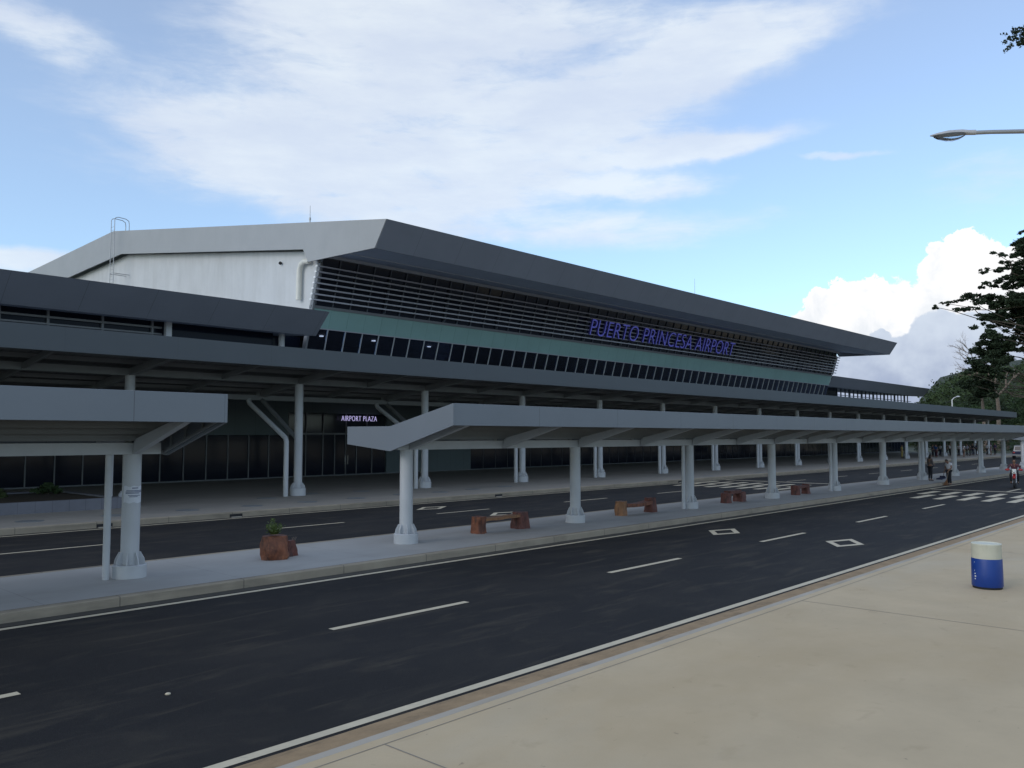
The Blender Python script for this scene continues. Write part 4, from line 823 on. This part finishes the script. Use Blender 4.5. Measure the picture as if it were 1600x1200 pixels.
# crowd at the far end of the forecourt
base=STAND; K2=dict(STAND); K2.update(knl=(.10,.10,.50),anl=(.16,.10,.09),tol=(.32,.12,.05),knr=(-.02,-.10,.49),anr=(-.14,-.10,.10),tor=(.0,-.12,.035),elr=(.08,-.22,1.12),wrr=(.22,-.2,.93))
K3=dict(STAND); K3.update(ell=(.03,.24,1.12),wrl=(.16,.05,1.16),elr=(.03,-.24,1.12),wrr=(.17,-.04,1.18))
crowd=[(122.4,34.8,m_cb,m_cb,0,'person all in black at the left end of the crowd'),(119.2,33.4,m_cblue,m_cmar,0,'person in a blue top and maroon trousers near the left end of the crowd'),
 (120.4,33.9,m_cblue,m_cn,1,'second person in blue, just behind the one in maroon trousers'),
 (126.9,35.1,m_cw,m_cn,2,'person in a white shirt and navy trousers beside the blue tops'),(127.2,34.3,m_cb,m_cb,0,'person in a dark shirt half hidden between white shirts'),
 (127.6,34.0,m_cw,m_cb,1,'person in a white shirt stepping forward in mid crowd'),(128.2,33.8,m_clil,m_cn,2,'person in a pale lilac shirt behind the column'),
 (128.7,33.2,m_cw,m_cb,2,'person in a white shirt and black trousers right of the broad column'),(121.6,30.8,m_cw,m_cb,3,'person in a white blouse and short black skirt near the kerb'),
 (129.7,32.4,m_clil,m_cb,1,'person with a pale collar standing among dark clothes'),(131.2,32.4,m_cb,m_cb,0,'person in black, right of the short skirt'),(134.2,32.8,m_cb,m_cn,0,'person in a black shirt and navy trousers, farther back'),(139,33.5,m_cn,m_cb,2,'person in navy before the next column'),
 (137.8,31.8,m_cw,m_cb,1,'person in a white shirt at the left of the last small group'),(138.1,31.35,m_clil,m_clil,4,'person in a long pale lilac dress in the last small group'),(138.5,30.9,m_cpur,m_cb,0,'person in dark violet at the right of the last small group'),(136.9,32.3,m_cmar,m_cb,0,'person in maroon behind the last small group'),
 (112.7,35.7,m_cyel,m_cyel,0,'person in mustard yellow in the shade under the forecourt canopy'),(116.4,36.4,m_cteal,m_cb,2,'person in teal next to the one in mustard yellow')]
poses=[STAND,K2,K3,STAND,STAND]
for i,(x,y,s,tr_,ps,lab) in enumerate(crowd):
    t=person(poses[ps],lab,s,tr_,skirt=ps in(3,4),hair='long' if ps in(3,4) else 'short',sleeve=.5 if i%3 else 1.7,group='people gathered on the forecourt',fem=ps in(3,4))
    place(t,x,y,.2,random.uniform(0,360),random.uniform(.95,1.05))

# ================================================================ motorcycles
def motorcycle(label,tank,guard,plate):
    t=thing('motorcycle',label,'motorcycle',(0,0,0),'motorcycles on the road')
    def wheel(x):
        q=MB(); n=28; m=10; vs=[(x+(.27+.055*math.cos(b))*math.cos(a),.055*math.sin(b),.31+(.27+.055*math.cos(b))*math.sin(a)) for a in [2*math.pi*i/n for i in range(n)] for b in [2*math.pi*k/m for k in range(m)]]
        q.add(vs,[(i*m+k,((i+1)%n)*m+k,((i+1)%n)*m+(k+1)%m,i*m+(k+1)%m) for i in range(n) for k in range(m)]); w=q.build('wheel',m_black,t,smooth=True)
        q=MB(); q.tube([(x,-.05,.31),(x,.05,.31)],.06,12)
        for i in range(10): a=2*math.pi*i/10; q.bar((x,0,.31),(x+.25*math.cos(a),0,.31+.25*math.sin(a)),.012,.02)
        q.build('rim',m_chrome,w)
    wheel(.64); wheel(-.62)
    q=MB(); q.tube([(.64,.09,.31),(.46,.09,.82),(.40,.06,.98)],.025,8); q.tube([(.64,-.09,.31),(.46,-.09,.82),(.40,-.06,.98)],.025,8); q.build('front_fork',m_chrome,t)
    q=MB(); q.tube([(.40,0,.92),(.1,0,.62),(-.15,0,.42),(-.62,0,.33)],[.04,.05,.05,.03],8); q.tube([(.38,0,.9),(-.1,0,.72),(-.6,0,.74)],.03,8); q.build('frame',m_black,t)
    q=MB(); q.ell((.02,0,.42),.22,.13,.17); q.tube([(.1,-.1,.35),(-.2,-.15,.28),(-.75,-.16,.36)],[.025,.03,.045],10); q.build('engine',m_galv,t,smooth=True)
    q=MB(); q.ell((.14,0,.80),.25,.13,.13); q.build('fuel_tank',tank,t,smooth=True)
    q=MB(); q.ell((-.33,0,.80),.40,.13,.06); q.build('seat',m_black,t,smooth=True)
    q=MB(); q.tube([(.32,.36,1.06),(.36,.18,1.02),(.38,0,1.0),(.36,-.18,1.02),(.32,-.36,1.06)],.015,8); q.build('handlebar',m_black,t)
    for s in (-1,1):
        q=MB(); q.ell((.40,.33*s,1.06),.05,.12,.065); q.build('hand_guard',guard,t,smooth=True)
        q=MB(); q.tube([(.33,.22*s,1.05),(.34,.30*s,1.24)],.008,6); q.ell((.34,.31*s,1.27),.02,.055,.04); q.build('mirror',m_black,t)
    q=MB(); q.slab([(.47,-.12),(.53,-.09),(.55,0),(.53,.09),(.47,.12)],.84,1.10); q.build('headlight_cowl',plate,t,bevel=.02)
    q=MB(); q.ell((.535,0,.95),.03,.06,.06); q.build('headlight',m_chrome,t,smooth=True)
    q=MB(); q.bar((.50,0,.70),(.95,0,.60),.13,.03); q.bar((.35,0,.78),(.52,0,.70),.13,.04); q.build('front_mudguard',guard,t)
    q=MB(); q.bar((-.55,0,.74),(-1.0,0,.66),.14,.03); q.build('rear_mudguard',tank,t)
    return t
RIDE=dict(STAND); RIDE.update(pel=(-.25,0,.92),spi=(-.20,0,1.07),che=(-.10,0,1.26),nec=(-.04,0,1.40),h0=(0,0,1.46),h1=(.02,0,1.54),h2=(0,0,1.62),
  shl=(-.08,.175,1.34),ell=(.10,.30,1.15),wrl=(.27,.32,1.08),shr=(-.08,-.175,1.34),elr=(.10,-.30,1.15),wrr=(.27,-.32,1.08),
  hil=(-.22,.10,.90),knl=(.18,.20,.75),anl=(.0,.17,.33),tol=(.15,.19,.28),hir=(-.22,-.10,.90),knr=(.18,-.20,.75),anr=(.0,-.17,.33),tor=(.15,-.19,.28))
mc=motorcycle('red and white motorcycle coming towards the viewer along the near road',m_red,m_red,m_bikewhite); mc.location=(55.6,11.45,0); mc.rotation_euler=(0,0,R(190))
rd_=person(RIDE,'person in a dark red jacket riding the red and white motorcycle',m_cmar,m_cb,sleeve=1.8,face=True); place(rd_,55.6,11.45,0,190)
q=MB(); q.ell((-.0,0,1.57),.13,.125,.125); hm=q.build('helmet',m_cmar,rd_,smooth=True); hm.location=(0,0,0)
mc2=motorcycle('purple motorcycle partly cut by the right picture edge behind the red one',m_purple,m_purple,m_black); mc2.location=(58.6,11.0,0); mc2.rotation_euler=(0,0,R(186))
r2=person(RIDE,'person in a dark green jacket riding the purple motorcycle at the picture edge',m_cgreen,m_cn,sleeve=1.8); place(r2,58.6,11.0,0,186)
q=MB(); q.ell((-.0,0,1.57),.13,.125,.125); q.build('helmet',m_black,r2,smooth=True)

# ================================================================ parked vehicle
V=thing('parked_jeep','silver and dark jeep parked beyond the road at the right picture edge','car',(0,0,0))
q=MB(); q.prism([(-.85,.45),(.85,.45),(.88,.75),(.84,1.0),(-.84,1.0),(-.88,.75)],-2.1,2.1); q.build('body',m_cn,V,bevel=.08)
q=MB(); q.add([(-1.9,-.78,1.0),(.9,-.78,1.0),(.9,.78,1.0),(-1.9,.78,1.0),(-1.75,-.66,1.72),(.35,-.66,1.72),(.35,.66,1.72),(-1.75,.66,1.72)],[(0,1,5,4),(1,2,6,5),(2,3,7,6),(3,0,4,7),(4,5,6,7)]); q.build('cabin',m_silver,V,bevel=.05)
q=MB(); q.add([(-1.6,-.765,1.1),(.6,-.765,1.1),(.28,-.69,1.62),(-1.55,-.69,1.62)],[(0,1,2,3)]); q.add([(-1.6,.765,1.1),(.6,.765,1.1),(.28,.69,1.62),(-1.55,.69,1.62)],[(0,1,2,3)]); q.add([(-1.895,-.62,1.1),(-1.895,.62,1.1),(-1.79,.56,1.62),(-1.79,-.56,1.62)],[(0,1,2,3)]); q.build('window',m_glass,V,norm=False)
for x in (-1.3,1.35):
    for s in (-1,1):
        q=MB(); q.tube([(x,.7*s,.36),(x,.9*s,.36)],.36,20); w=q.build('wheel',m_black,V); q=MB(); q.tube([(x,.90*s,.36),(x,.92*s,.36)],.2,14); q.build('rim',m_silver,w)
for s in (-1,1):
    q=MB(); q.box(-2.14,-2.08,.68*s-.12,.68*s+.12,.75,.92); q.build('tail_light',m_red,V)
    q=MB(); q.box(2.08,2.14,.62*s-.14,.62*s+.14,.72,.9); q.build('headlight',m_bikewhite,V)
q=MB(); q.box(-2.2,-2.05,-.85,.85,.42,.6); q.box(2.05,2.2,-.85,.85,.42,.6); q.build('bumper',m_silver,V)
V.location=(127.5,25.4,0); V.rotation_euler=(0,0,R(8))
